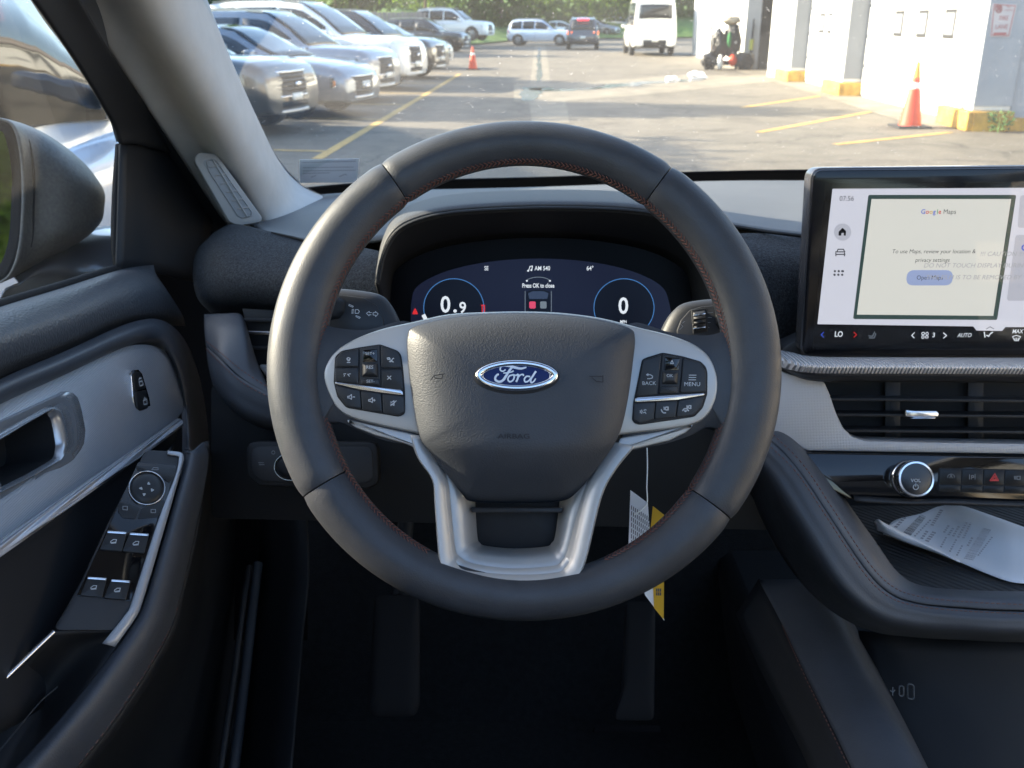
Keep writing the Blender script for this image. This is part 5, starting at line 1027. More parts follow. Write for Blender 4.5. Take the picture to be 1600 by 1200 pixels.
gut = sheet('gutter', gp((836, 70), (832, 100), (829, 130), (803, 133), (803, 159), (827, 161), (831, 192), (890, 192), (884, 159), (960, 152), (1070, 142), (1150, 133), (1225, 126), (1225, 118), (1150, 118), (1070, 117), (960, 125), (860, 131), (857, 100), (852, 70)), .004, 'concrete')
sheet('apron', [(6.2, 14.9), (7.4, 14.9), (8.6, 30.2), (9.4, 48), (8.2, 48), (7.0, 27)], .006, 'concrete')
rw = random.Random(2)
def wet(name, path, w):
    pts = [Vector((q[0], q[1], 0)) for q in path]; pts = spline(pts, 8); L_ = []; R_ = []
    for i, p in enumerate(pts):
        d = (pts[min(i + 1, len(pts) - 1)] - pts[max(i - 1, 0)]).normalized(); nn = Vector((-d.y, d.x, 0)); s_ = w * sin(pi * (i + .4) / (len(pts) - .2)) ** .4
        L_.append(p + nn * s_ * rw.uniform(.5, 1.2)); R_.append(p - nn * s_ * rw.uniform(.5, 1.2))
    n_ = len(pts); o = mk(name, [q + Vector((0, 0, .009)) for q in L_ + R_], [(i, i + 1, n_ + i + 1, n_ + i) for i in range(n_ - 1)], 'puddle', None, 0)
    if o.data.polygons[0].normal.z < 0: o.data.flip_normals()
    return kind(o, 'structure')
wet('gutter_water', gp((843, 74), (842, 90), (843, 112), (841, 128)), .10); wet('gutter_water', gp((822, 158), (836, 138), (858, 142), (900, 140), (940, 138)), .35); wet('gutter_water', gp((930, 139), (985, 132), (1040, 128), (1100, 124)), .45)
def line(name, a, b_, w, mat, z=.005):
    a = Vector((a[0], a[1], 0)); b_ = Vector((b_[0], b_[1], 0)); d = (b_ - a).normalized(); nn = Vector((-d.y, d.x, 0)) * w / 2
    return sheet(name, [a + nn, a - nn, b_ - nn, b_ + nn], z, mat)
line('road_marking', G(495, 249), G(718, 116), .13, 'line_paint')
for y in (12.1, 16.2, 19.2, 22.3, 26.0, 31.0): line('road_marking', (-8.0, y + 1.0), (-2.2 + (y - 12) * .035, y), .10, 'line_paint', .0055)
line('road_marking', G(1160, 168), G(1283, 150), .12, 'yellow_paint'); line('road_marking', G(1185, 207), G(1370, 173), .12, 'yellow_paint'); line('road_marking', G(1305, 226), G(1485, 207), .12, 'yellow_paint')
# grassy bank and far rise
bank = [(-60, 40, 0), (-14, 40, 0), (-13.5, 62, 0.0), (-4, 66, .1), (2, 90, .1), (10, 96, .1), (40, 110, .2)]
rows_ = [[Vector(p) for p in bank], [Vector((p[0] - 2, p[1] + 5, p[2] + .9)) for p in bank], [Vector((p[0] - 6, p[1] + 16, p[2] + 2.4)) for p in bank], [Vector((p[0] - 20, p[1] + 60, p[2] + 6)) for p in bank]]
rows_ = [spline(r, 5) for r in rows_]; C_ = len(rows_[0])
kind(mk('grass_bank', [p for r in rows_ for p in r], grid_faces(4, C_), 'grass', None, 60, face_cam=True), 'structure')
# ------------------------------------------------------------ cars
def lerp_tab(tab, x, k):
    for i in range(len(tab) - 1):
        a, b_ = tab[i], tab[i + 1]
        if a[0] <= x <= b_[0]: s = (x - a[0]) / max(1e-6, b_[0] - a[0]); return a[k] + (b_[k] - a[k]) * s
    return tab[0][k] if x < tab[0][0] else tab[-1][k]
STY = {
 'suv': dict(body=[(0, .80, .80, .42), (.015, .98, .90, .36), (.06, 1.06, .97, .30), (.20, 1.06, 1, .27), (.45, 1.05, 1, .26), (.70, 1.06, 1, .27), (.80, 1.06, .995, .28), (.90, 1.04, .98, .28), (.955, 1.00, .95, .29), (.98, .93, .90, .29), (.993, .84, .85, .30), (1.0, .72, .80, .32)],
             green=[(.012, 1.02, .90, .86), (.05, 1.45, .92, .80), (.085, 1.68, .93, .76), (.20, 1.74, .94, .77), (.42, 1.75, .94, .77), (.54, 1.70, .94, .75), (.64, 1.40, .93, .82), (.735, 1.03, .92, .90)], wins=[(.075, .235), (.25, .43), (.445, .66)], wheels=(.175, .815), wr=.37),
 'sedan': dict(body=[(0, .70, .80, .42), (.015, .86, .90, .36), (.06, .95, .96, .30), (.20, .98, 1, .24), (.45, .93, 1, .22), (.70, .93, 1, .22), (.80, .91, .995, .24), (.90, .85, .97, .24), (.955, .79, .93, .24), (.98, .72, .88, .24), (.993, .65, .83, .25), (1.0, .57, .78, .27)],
               green=[(.07, .96, .90, .86), (.16, 1.20, .91, .76), (.24, 1.38, .92, .70), (.36, 1.45, .92, .70), (.48, 1.44, .92, .70), (.56, 1.36, .92, .72), (.66, 1.10, .91, .80), (.75, .92, .90, .88)], wins=[(.20, .40), (.415, .67)], wheels=(.185, .81), wr=.33),
 'van': dict(body=[(0, 1.05, .94, .45), (.01, 1.2, .97, .40), (.05, 1.22, 1, .35), (.20, 1.22, 1, .30), (.45, 1.22, 1, .30), (.70, 1.20, 1, .30), (.82, 1.15, .99, .32), (.92, 1.02, .96, .34), (.97, .9, .9, .36), (1.0, .7, .8, .42)],
             green=[(.004, 1.2, .94, .93), (.012, 2.0, .94, .88), (.02, 2.40, .94, .82), (.10, 2.5, .96, .84), (.45, 2.52, .96, .84), (.66, 2.42, .96, .82), (.74, 2.0, .95, .86), (.84, 1.16, .94, .90)], wins=[(.06, .24), (.27, .45), (.50, .72)], wheels=(.22, .80), wr=.36)}
def carve(me, wheels, W, r):
    """cut wheel arches"""
    ob = link(bpy.data.objects.new('cut_body', me)); tmp = [ob]
    for x in wheels:
        bmw = bmesh.new(); bmesh.ops.create_cone(bmw, segments=28, radius1=r, radius2=r, depth=W * 1.2, cap_ends=True, matrix=Matrix.Translation((x, 0, r - .05)) @ Matrix.Rotation(pi / 2, 4, 'X'))
        cm = bpy.data.meshes.new('cut'); bmw.to_mesh(cm); bmw.free(); co = link(bpy.data.objects.new('cut', cm)); tmp.append(co)
        md = ob.modifiers.new('cut', 'BOOLEAN'); md.operation = 'DIFFERENCE'; md.object = co; md.solver = 'EXACT'
    dg = bpy.context.evaluated_depsgraph_get(); out = bpy.data.meshes.new_from_object(ob.evaluated_get(dg))
    for o in tmp: bpy.data.objects.remove(o)
    return out
def car(name, label, cat, nose, heading, style, L, W, H, paintm, group=None, detail=1, taillights='lamp_red', base_z=0.0, extra=None):
    st_ = STY[style]; hz = H / max(g[1] for g in st_['green']); hd = radians(heading); d = Vector((cos(hd), sin(hd), 0))
    c = Vector((nose[0], nose[1], base_z)) - d * (L / 2)
    root = thing(name, label, cat, c, group, hd)
    X = lambda t_: (t_ - .5) * L
    def lp(nm, v, f, mt, parent=root, sm=40, mats=None, fmat=None): return mk(nm, v, f, mt, parent, sm, local=True, mats=mats, fmat=fmat)
    # body shell: dense stations
    ts_ = sorted(set([g[0] for g in st_['body']] + [k / 40 for k in range(41)])); loops = []
    tops_ = spline([Vector((g[0], g[1], 0)) for g in st_['body']], 6)
    for t_ in ts_:
        zt, w, zb = (lerp_tab(st_['body'], t_, k) for k in (1, 2, 3)); zt *= hz; zb *= hz; w = w * W / 2
        half = [(0, zb), (w * .80, zb), (w * .93, zb + .05), (w * .985, zb + .16), (w, zb + (zt - zb) * .45), (w * .995, zt - .16), (w * .975, zt - .07), (w * .93, zt - .02), (w * .80, zt + .015), (0, zt + .035)]
        loops.append([Vector((X(t_), y, z)) for y, z in half] + [Vector((X(t_), -y, z)) for y, z in half[-2:0:-1]])
    n = len(loops[0]); v = [p for l in loops for p in l]; f = grid_faces(len(loops), n, True) + [tuple(range(n))[::-1], tuple(range((len(loops) - 1) * n, len(loops) * n))]
    me = bpy.data.meshes.new('body'); me.from_pydata([tuple(p) for p in v], [], f)
    bmq = bmesh.new(); bmq.from_mesh(me); bmesh.ops.recalc_face_normals(bmq, faces=bmq.faces); bmq.to_mesh(me); bmq.free()
    wr = st_['wr'] * (1 if style != 'suv' else H / 1.75)
    me = carve(me, [X(t_) for t_ in st_['wheels']], W, wr * 1.14)
    me.materials.clear(); me.materials.append(MATS[paintm]); me.polygons.foreach_set('use_smooth', [True] * len(me.polygons)); me.set_sharp_from_angle(angle=radians(38))
    body = link(bpy.data.objects.new('body', me)); body.parent = root
    # greenhouse
    gt = st_['green']; g0, g1 = gt[0][0], gt[-1][0]
    gz = lambda t_: lerp_tab(gt, t_, 1) * hz; gb = lambda t_: lerp_tab(gt, t_, 2) * W / 2; gr_ = lambda t_: lerp_tab(gt, t_, 3) * W / 2; bz = lambda t_: lerp_tab(st_['body'], t_, 1) * hz - .01
    loops = []
    for t_ in sorted(set([g[0] for g in gt] + [g0 + (g1 - g0) * k / 24 for k in range(25)])):
        zr = max(gz(t_), bz(t_) + .012); zb = bz(t_); a, r_ = gb(t_), gr_(t_); e = min(.06, (zr - zb) * .4)
        s_ = min(1, (zr - zb) / .4); r_ = a + (r_ - a) * s_
        half = [(0, zb - .04), (a, zb - .04), (a * .995, zb), ((a + r_) / 2 + .012, (zb + zr - e) / 2), (r_, zr - e), (r_ * .94, zr - e * .25), (r_ * .75, zr), (0, zr + .02)]
        loops.append([Vector((X(t_), y, z)) for y, z in half] + [Vector((X(t_), -y, z)) for y, z in half[-2:0:-1]])
    n = len(loops[0]); lp('roof', [p for l in loops for p in l], grid_faces(len(loops), n, True) + [tuple(range(n))[::-1], tuple(range((len(loops) - 1) * n, len(loops) * n))], paintm)
    def side(t_, fr, sg, out=.010):
        zr = max(gz(t_), bz(t_) + .012); zb = bz(t_); e = min(.06, (zr - zb) * .4); a, r_ = gb(t_), gr_(t_); r_ = a + (r_ - a) * min(1, (zr - zb) / .4)
        y = a + (r_ - a) * fr + .012 * (1 - abs(2 * fr - 1)); return Vector((X(t_), sg * (y + out), zb + (zr - e - zb) * fr))
    for sg in (1, -1):
        for (a, b_) in st_['wins']:
            lo = [side(a + (b_ - a) * k / 6, .10, sg) for k in range(7)]; mi = [side(a + (b_ - a) * k / 6, .5, sg) for k in range(7)]; hi = [side(a + (b_ - a) * k / 6, .90, sg) for k in range(7)]
            solid(lp('side_window', lo + mi + hi, grid_faces(3, 7), 'car_glass', root, 60), .008, 0)
    def cross(ta, tb, nm, nn=6, fr=.86, out=.012):
        v = []; up = Vector((0, 0, 1))
        for k in range(nn + 1):
            t_ = ta + (tb - ta) * k / nn; zr = max(gz(t_), bz(t_) + .012)
            r_ = gb(t_) + (gr_(t_) - gb(t_)) * min(1, (zr - bz(t_)) / .4)
            for j in range(9): s_ = -1 + 2 * j / 8; v.append(Vector((X(t_) + (out if ta > .3 else -out), s_ * r_ * fr, zr + .022 - .02 * s_ * s_ + out * .5)))
        return solid(lp(nm, v, grid_faces(nn + 1, 9), 'car_glass', root, 60), .006, 0)
    wt = [g[0] for g in gt]
    cross(wt[-4] + .015, wt[-1] - .012, 'windshield'); cross(wt[0] + .004, wt[2] - .004, 'rear_window', 4, .82)
    # wheels
    whl = None
    for t_ in st_['wheels']:
        for sg in (1, -1):
            x, y = X(t_), sg * (W / 2 - .11)
            S = 28; v = []; pr = [(.55, -.10), (.93, -.11), (1, -.07), (1, .07), (.93, .11), (.66, .115), (.62, .09)]
            for r_, dy in pr: v += [Vector((x + r_ * wr * cos(2 * pi * k / S), y + sg * dy, wr + r_ * wr * sin(2 * pi * k / S))) for k in range(S)]
            w = lp('wheel', v, grid_faces(len(pr), S, True), 'tyre')
            v = [Vector((x, y + sg * .085, wr))]; f = []
            for k in range(10):
                a = 2 * pi * k / 10
                for da, rr in ((-.20, .14), (.20, .14), (.13, .61), (-.13, .61)): v.append(Vector((x + rr * wr * cos(a + da), y + sg * (.10 if rr < .3 else .085), wr + rr * wr * sin(a + da))))
                f.append((1 + 4 * k, 2 + 4 * k, 3 + 4 * k, 4 + 4 * k))
            f.append(tuple(1 + 4 * k for k in range(10))); lp('rim', v, f, 'rim_alloy', w, 0)
            v = [Vector((x + .6 * wr * cos(2 * pi * k / S), y + sg * .05, wr + .6 * wr * sin(2 * pi * k / S))) for k in range(S)]; lp('brake_disc', v, [tuple(range(S))], 'tyre', w, 0)
    # arches filled dark, lamps, grille, plate, mirrors
    zt_f = lerp_tab(st_['body'], .96, 1) * hz
    def fx(y, z):                                    # nose surface, slightly curved in plan
        return X(1.0) - .16 * W * (abs(y) / (W / 2)) ** 2.4 - max(0, z - .75 * hz) * .35 + .012
    def panel(nm, y0, y1, z0, z1, mt, out=0.0, front=True, nn=5):
        v = []
        for z in (z0, (z0 + z1) / 2, z1):
            for j in range(nn + 1):
                y = y0 + (y1 - y0) * j / nn; x = fx(y, z) + out if front else -(L / 2) - .012 - out + .10 * W * (abs(y) / (W / 2)) ** 3 + max(0, z - .9 * hz) * (.22 if style != 'van' else .02)
                v.append(Vector((x, y, z)))
        return solid(lp(nm, v, grid_faces(3, nn + 1), mt, root, 60), .04, 0)
    hb_ = W / 2; zg = zt_f - .20 * hz
    grl = panel('grille', -hb_ * .52, hb_ * .52, zg - .24 * hz, zg + .07 * hz, 'tyre', .006)
    for k in range(5): panel('grille_bar', -hb_ * .50, hb_ * .50, zg - (.21 - .058 * k) * hz, zg - (.200 - .058 * k) * hz, 'frame_dark', .022)
    panel('grille_surround', -hb_ * .54, hb_ * .54, zg + .07 * hz, zg + .095 * hz, 'chrome_satin', .016); panel('grille_surround', -hb_ * .54, hb_ * .54, zg - .265 * hz, zg - .24 * hz, 'chrome_satin', .016); panel('grille_badge', -.07, .07, zg - .12 * hz, zg - .06 * hz, 'chrome_satin', .045)
    for sg in (1, -1):
        panel('headlight', sg * hb_ * .55, sg * hb_ * .95, zg - .075 * hz, zg + .075 * hz, 'tyre', .014); panel('headlight_lens', sg * hb_ * .60, sg * hb_ * .80, zg - .05 * hz, zg + .05 * hz, 'lamp_glass', .03); panel('headlight_lens', sg * hb_ * .83, sg * hb_ * .93, zg - .05 * hz, zg + .03 * hz, 'lamp_amber', .03); panel('fog_lamp', sg * hb_ * .66, sg * hb_ * .86, .40 * hz, .54 * hz, 'tyre', .012)
    panel('lower_intake', -hb_ * .60, hb_ * .60, .38 * hz, .46 * hz, 'tyre', .008); panel('bumper_bar', -hb_ * .66, hb_ * .66, .30 * hz, .345 * hz, 'rim_alloy', .014); panel('license_plate', -.15, .15, .47 * hz, .57 * hz, 'plate_white', .02)
    zl = 1.0 * hz if style != 'van' else 1.25 * hz
    for sg in (1, -1): panel('taillight', sg * hb_ * (.66 if style != 'van' else .84), sg * hb_ * .95, zl - (.16 if style != 'van' else .3) * hz, zl + (.02 if style != 'van' else .12) * hz, taillights, .0, False)
    panel('license_plate', -.15, .15, .62 * hz, .74 * hz, 'plate_white', .005, False)
    panel('rear_bumper', -hb_ * .92, hb_ * .92, .36 * hz, (.52 if style != 'van' else .70) * hz, 'tyre', .0, False)
    for sg in (1, -1):
        p0 = side(.655 if style != 'van' else .73, .05, sg); v, f = box_vf((-.07, -.10, -.02), (.08, .10, .13)); o = lp('door_mirror', [Vector(q) + p0 + Vector((0, sg * .12, .02)) for q in v], f, paintm)
        md = o.modifiers.new('edge', 'BEVEL'); md.width = .04; md.segments = 3
        if style == 'suv':
            pts = [Vector((X(t_), sg * gr_(t_) * .86, gz(t_) + .05)) for t_ in (.12, .2, .3, .42, .52)]
            v = []; 
            for p in pts: v += [p + Vector((0, -.02, -.045)), p + Vector((0, .02, -.045)), p + Vector((0, .02, .0)), p + Vector((0, -.02, .0))]
            lp('roof_rail', v, grid_faces(5, 4, True) + [(0, 1, 2, 3), (16, 17, 18, 19)], 'rim_alloy')
        for td in (.245, .44):
            v = []
            for fr in (.0, .35, .7, 1.0):
                zt, w, zb = (lerp_tab(st_['body'], td, k) for k in (1, 2, 3)); zb = zb * hz + .16; zt = zt * hz - .10; z = zb + (zt - zb) * fr
                v += [Vector((X(td) - .006, sg * (w * W / 2 * (.990 + .008 * sin(pi * fr)) + .004), z)), Vector((X(td) + .006, sg * (w * W / 2 * (.990 + .008 * sin(pi * fr)) + .004), z))]
            lp('door_gap', v, grid_faces(4, 2), 'tyre', root, 0)
            p = Vector((X(td + .03), sg * (W / 2 + .012), .86 * hz if style != 'sedan' else .78 * hz)); v, f = box_vf((-.09, -.012, -.012), (.09, .012, .012)); lp('door_handle', [Vector(q) + p for q in v], f, paintm)
    if extra == 'brake': panel('brake_light', -.32, .32, 1.60 * hz, 1.68 * hz, 'brake_lit', .10, False)
    return root
GR = 'cars parked along the yellow line'
car('parked_suv', 'dark bronze SUV with chrome grille, first in the angled parked row', 'car', (-3.1, 14.3), -14, 'suv', 5.0, 1.98, 1.70, 'paint_bronze', GR)
car('parked_sedan', 'low slate blue sedan tucked beside the dark bronze SUV', 'car', (-2.5, 17.0), -14, 'sedan', 4.6, 1.80, 1.45, 'paint_steel', GR)
car('parked_suv', 'silver grey SUV parked between the slate sedan and the large white SUV', 'car', (-2.5, 20.2), -14, 'suv', 4.8, 1.92, 1.70, 'paint_grey', GR)
car('parked_suv', 'large white SUV with tall bonnet in the parked row', 'car', (-2.25, 23.8), -14, 'suv', 5.4, 2.05, 1.95, 'paint_white', GR)
car('parked_suv', 'black SUV parked just beyond the large white SUV', 'car', (-2.0, 28.6), -14, 'suv', 5.0, 2.0, 1.80, 'paint_black', GR)
car('parked_sedan', 'white low car beyond the black SUV, mostly hidden', 'car', (-2.2, 34.5), -14, 'sedan', 4.7, 1.85, 1.5, 'paint_white', GR)
car('parked_crossover', 'black crossover at the far end of the parked row', 'car', (-2.4, 54), -14, 'suv', 4.6, 1.85, 1.66, 'paint_black', GR)
car('parked_suv', 'white SUV standing on the grass bank', 'car', (-1.3, 62), -18, 'suv', 4.8, 1.92, 1.85, 'paint_white', None, base_z=.42)
car('moving_crossover', 'silver blue crossover crossing the far end of the lot', 'car', (4.1, 68), -12, 'suv', 4.4, 1.82, 1.66, 'paint_silver')
car('driving_suv', 'dark compact SUV seen from behind with lit red and amber lamps', 'car', (4.3, 62), 86, 'suv', 4.2, 1.85, 1.72, 'paint_navy', taillights='tail_lit', extra='brake')
FG = 'cars far off at the end of the lot'
for k, (x, y, h, pm, lb) in enumerate(((6.8, 92, -8, 'paint_white', 'small far white sedan behind the silver blue crossover'), (10.2, 98, -25, 'paint_grey', 'small far grey sedan under the trees'), (5.2, 104, 5, 'paint_navy', 'small far navy sedan under the trees'), (13.5, 106, -12, 'paint_silver', 'small far silver sedan under the trees'))):
    car('far_car', lb, 'car', (x, y), h, 'sedan', 4.6, 1.8, 1.48, pm, FG, base_z=.1 + .15 * k)
car('white_van', 'tall white passenger van seen from behind near the building', 'van', (6.75, 53.0), 88.5, 'van', 5.9, 2.06, 2.55, 'paint_white')
car('silver_suv', 'silver blue SUV parked close beside the door window', 'car', (-2.32, 4.95), 90, 'suv', 4.2, 2.0, 1.92, 'paint_silver')
# ------------------------------------------------------------ building with garage doors
BO_ = Vector((6.7, 14.5, 0)); BA = Vector((.055, 1, 0)).normalized(); BN = Vector((-BA.y, BA.x, 0))      # along the wall, outward
bld = thing('garage_building', 'white garage building with roll-up doors, grey piers and yellow painted bases', 'building', BO_)
def bp(s_, o_, z): return BO_ + BA * s_ + BN * o_ + Vector((0, 0, z))
def bbox(nm, s0, s1, o0, o1, z0, z1, mt, parent=bld, bev=0):
    v = [bp(s_, o_, z) for z in (z0, z1) for s_, o_ in ((s0, o0), (s1, o0), (s1, o1), (s0, o1))]
    o = mk(nm, v, [(0, 3, 2, 1), (4, 5, 6, 7), (0, 1, 5, 4), (1, 2, 6, 5), (2, 3, 7, 6), (3, 0, 4, 7)], mt, parent, 30)
    if bev: md = o.modifiers.new('edge', 'BEVEL'); md.width = bev; md.segments = 2
    return o
HT_ = 4.4
for s0, s1 in ((0, 1.15), (7.1, 8.5), (12.3, 13.9)):
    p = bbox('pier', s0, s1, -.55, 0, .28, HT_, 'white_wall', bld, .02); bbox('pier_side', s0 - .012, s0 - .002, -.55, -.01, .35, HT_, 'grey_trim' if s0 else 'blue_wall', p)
    bbox('painted_base', s0 - .06, s1 + .04, -.60, .07, 0, .28, 'yellow_paint', p, .02)
    o = bbox('base_side', s0 - .062 - .01, s0 - .062, -.5, -.02, 0.0, .27, 'yellow_paint', p)
bbox('wall', 13.9, 15.4, -.5, -.02, 0, HT_, 'white_wall'); bbox('wall', 19.7, 34, -.5, -.02, 0, HT_, 'white_wall'); bbox('wall', 0, 34, -.52, -.01, 3.6, HT_ + .2, 'white_wall')
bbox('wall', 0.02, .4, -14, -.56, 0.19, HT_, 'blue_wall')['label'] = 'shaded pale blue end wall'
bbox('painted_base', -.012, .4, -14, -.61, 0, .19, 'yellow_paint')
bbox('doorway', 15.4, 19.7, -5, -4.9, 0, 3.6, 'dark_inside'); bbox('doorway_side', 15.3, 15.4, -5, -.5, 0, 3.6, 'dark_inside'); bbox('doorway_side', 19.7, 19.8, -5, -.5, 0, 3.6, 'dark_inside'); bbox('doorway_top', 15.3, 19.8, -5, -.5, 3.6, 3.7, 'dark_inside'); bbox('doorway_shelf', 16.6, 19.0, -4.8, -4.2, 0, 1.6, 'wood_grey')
for s0, s1 in ((1.15, 7.1), (8.5, 12.3)):
    gd = bbox('garage_door', s0, s1, -.50, -.42, 0, 3.6, 'white_wall')
    for k in range(6): bbox('door_panel', s0 + .02, s1 - .02, -.42, -.40, .04 + k * .6, .585 + k * .6, 'white_wall', gd, .01)
    n_ = 3 if s1 - s0 > 5 else 3
    for k in range(n_):
        sc_ = s0 + (s1 - s0) * (.22 + .22 * k)
        w = bbox('door_window', sc_ - .26, sc_ + .26, -.41, -.385, 1.24, 1.70, 'tyre', gd, .01); bbox('pane', sc_ - .20, sc_ + .20, -.39, -.38, 1.30, 1.64, 'grey_trim', w, .004)
    bbox('door_lock', s0 + .45, s0 + .6, -.41, -.34, 1.10, 1.28, 'tyre', gd, .01)
# slanted ribbed canopy along the roof edge (mirrored in the neighbouring car's window)
v = []; f = []
rf = mk('roof', [bp(s_, o_, z) for s_, o_, z in ((-.2, .35, 3.9), (34, .35, 3.9), (34, -.6, 5.6), (-.2, -.6, 5.6), (34, -14, 5.6), (-.2, -14, 5.6))], [(0, 1, 2, 3), (3, 2, 4, 5)], 'wood_grey', bld, 0)
for k in range(57): bbox('roof_rib', -.1 + k * .6, .0 + k * .6, .36, .40, 3.9, 3.98, 'grey_trim', rf)
# second part of the building beside the car
b2 = thing('side_building', 'low tan building with dark ribbed roof edge beside the parked car', 'building', (11, 3, 0))
pbr('tan_wall', (0.50, 0.42, 0.31), 0.8, vary=0.1, vscale=1); pbr('roof_metal', (0.17, 0.16, 0.145), 0.5, vary=0.1, vscale=2)
boxo('wall', (12, -30, 0), (18, 11, 3.3), 'tan_wall', b2)
for y in (-26, -20, -14, -8, -2, 4): boxo('pilaster', (11.8, y, 0), (12.0, y + .9, 3.28), 'white_wall', b2); boxo('shop_window', (11.93, y + 1.6, 1.0), (11.99, y + 4.4, 2.6), 'car_glass', b2)
mk('roof', [(11.2, -30, 3.3), (11.2, 11.2, 3.3), (12.6, 11.2, 5.4), (12.6, -30, 5.4), (18, 11.2, 5.4), (18, -30, 5.4)], [(0, 1, 2, 3), (3, 2, 4, 5)], 'roof_metal', b2, 0)
for k in range(68): mk('roof_rib', [(11.17, -29.7 + k * .6, 3.3), (11.17, -29.6 + k * .6, 3.3), (12.57, -29.6 + k * .6, 5.42), (12.57, -29.7 + k * .6, 5.42), (11.14, -29.65 + k * .6, 3.38), (12.54, -29.65 + k * .6, 5.5)], [(0, 4, 5, 3), (4, 1, 2, 5)], 'roof_metal', b2, 0)
# fire lane sign on the end wall
FP = Plane(bp(.0, -.9, 1.75) + Vector((0, -.0, 0)), -BA)
fs = thing('fire_lane_sign', 'faded red and white fire lane sign on the pale blue end wall', 'sign', FP.hit(1567, 58, .0))
pbr('sign_face', (0.46, 0.44, 0.46), 0.7); pbr('sign_red', (0.36, 0.12, 0.12), 0.7)
pl_ = [(1551, 5), (1589, 7), (1578, 58), (1547, 57)]
plate('sign_board', FP, pl_, .02, .018, 'sign_face', fs, r=.01, bev=0)
strokes('sign_border', FP, [[(1553.5, 7), (1586.5, 9), (1576, 55.5), (1549, 55), (1553.5, 7)]], 1.4, .022, 'sign_red', fs)
strokes('no_parking_symbol', FP, [circ(1560.5, 13.5, 5, 6, 18), [(1557, 9), (1564, 18)], [(1559, 17), (1560, 10), (1563, 11), (1562.5, 14), (1560, 14)]], 1.8, .023, 'sign_red', fs)
for s_, x, y, c in (('NO', 1576.5, 10.5, 3.2), ('PARKING', 1576, 16, 2.6), ('FIRE', 1568.5, 28.5, 7), ('LANE', 1565, 42, 7)): text('lettering', s_, FP, x, y, c, 'sign_red', fs, .023, sx=.8)
strokes('sign_arrow', FP, [[(1553, 52.5), (1572, 52.5)]], 3, .023, 'sign_red', fs)
# ------------------------------------------------------------ cones, cart, rags, weeds
def cone(name, label, p, h, r, cap=False, group=None):
    c = thing(name, label, 'traffic cone', p, group); S = 24
    o = boxo('base', (-r * 1.25, -r * 1.25, 0), (r * 1.25, r * 1.25, .035), 'tyre', c, .008, local=True)
    def band(nm, a, b_, mt, z0=.035):
        pr = [(a, r * (1 - a) * .82 + .03 * a), (b_, r * (1 - b_) * .82 + .03 * b_)]
        v = [Vector((rr * cos(2 * pi * k / S), rr * sin(2 * pi * k / S), z0 + f_ * h)) for f_, rr in pr for k in range(S)]
        f = grid_faces(2, S, True) + [tuple(range(S, 2 * S))]; return mk(nm, v, f, mt, c, 50, local=True)
    band('lower_sleeve', 0, .62, 'cone_orange'); band('reflective_collar', .62, .72, 'plate_white'); band('upper_sleeve', .72, .80 if cap else 1.0, 'cone_orange')
    if cap: band('taped_tip', .80, 1.06, 'yellow_paint')
    return c
cone('traffic_cone', 'tall orange cone with yellow taped tip beside the garage door', G(1421, 199), .86, .20, True)
cone('traffic_cone', 'small orange cone standing alone at the end of the yellow line', G(739, 109), .70, .18)
ct = thing('service_cart', 'cluttered black service cart with bags and bottles by the dark doorway', 'cart', (7.15, 34.0, 0))
cb = Vector((7.15, 34.0, 0)); rng = random.Random(11)
pbr('bag_black', (0.012, 0.012, 0.014), 0.35, bump=('noise', 14, 1.0, 0.05)); pbr('hi_vis', (0.55, 0.55, 0.05), 0.6); pbr('green_cloth', (0.03, 0.22, 0.06), 0.8); pbr('tan_cloth', (0.5, 0.42, 0.3), 0.8)
boxo('cart_frame', cb + Vector((-.5, -.4, .15)), cb + Vector((.5, .4, .28)), 'tyre', ct, .02)
for x in (-.45, .45):
    boxo('post', cb + Vector((x - .02, .3, .28)), cb + Vector((x + .02, .34, 1.35)), 'tyre', ct)
    for y in (-.3, .3):
        o = mk('caster', [cb + Vector((x + dx, y + .12 * cos(a), .12 + .12 * sin(a))) for dx in (-.03, .03) for a in [2 * pi * k / 14 for k in range(14)]], grid_faces(2, 14, True) + [tuple(range(14))[::-1], tuple(range(14, 28))], 'tyre', ct, 30)
def lump(nm, p, r, mt, sc=(1, 1, 1), parent=ct, amp=.25, seed=0):
    bmq = bmesh.new(); bmesh.ops.create_icosphere(bmq, subdivisions=3, radius=1)
    v = []
    for q in bmq.verts: nn = 1 + amp * noise.noise(q.co * 1.6 + Vector((seed, 0, 0))); v.append(Vector(p) + Vector((q.co.x * sc[0], q.co.y * sc[1], q.co.z * sc[2])) * r * nn)
    f = [tuple(x.index for x in q.verts) for q in bmq.faces]; bmq.free(); return mk(nm, v, f, mt, parent, 60)
lump('bag', cb + Vector((-.25, 0, .75)), .38, 'bag_black', (.8, .8, 1.35), seed=1); lump('bag', cb + Vector((.2, 0, .9)), .36, 'bag_black', (.75, .8, 1.7), seed=2); lump('bag_top', cb + Vector((.12, .0, 1.55)), .24, 'tan_cloth', (1.3, .9, .6), seed=5)
boxo('handle', cb + Vector((.08, .1, 1.6)), cb + Vector((.14, .14, 1.95)), 'tyre', ct, .01)
lump('rag', cb + Vector((.02, -.38, .95)), .10, 'green_cloth', (.6, .4, 2.4), seed=7); lump('bucket', cb + Vector((.15, -.5, .30)), .17, 'cone_orange', (.8, .8, 1.1), seed=8, amp=.05); lump('jug', cb + Vector((-.25, -.5, .24)), .17, 'plate_white', (.6, .6, 1.5), seed=9, amp=.08)
lump('bag', cb + Vector((-.55, -.2, .3)), .28, 'bag_black', (1, .8, 1), seed=10); lump('bag', cb + Vector((.55, -.3, .28)), .30, 'bag_black', (1.2, .8, .9), seed=12)
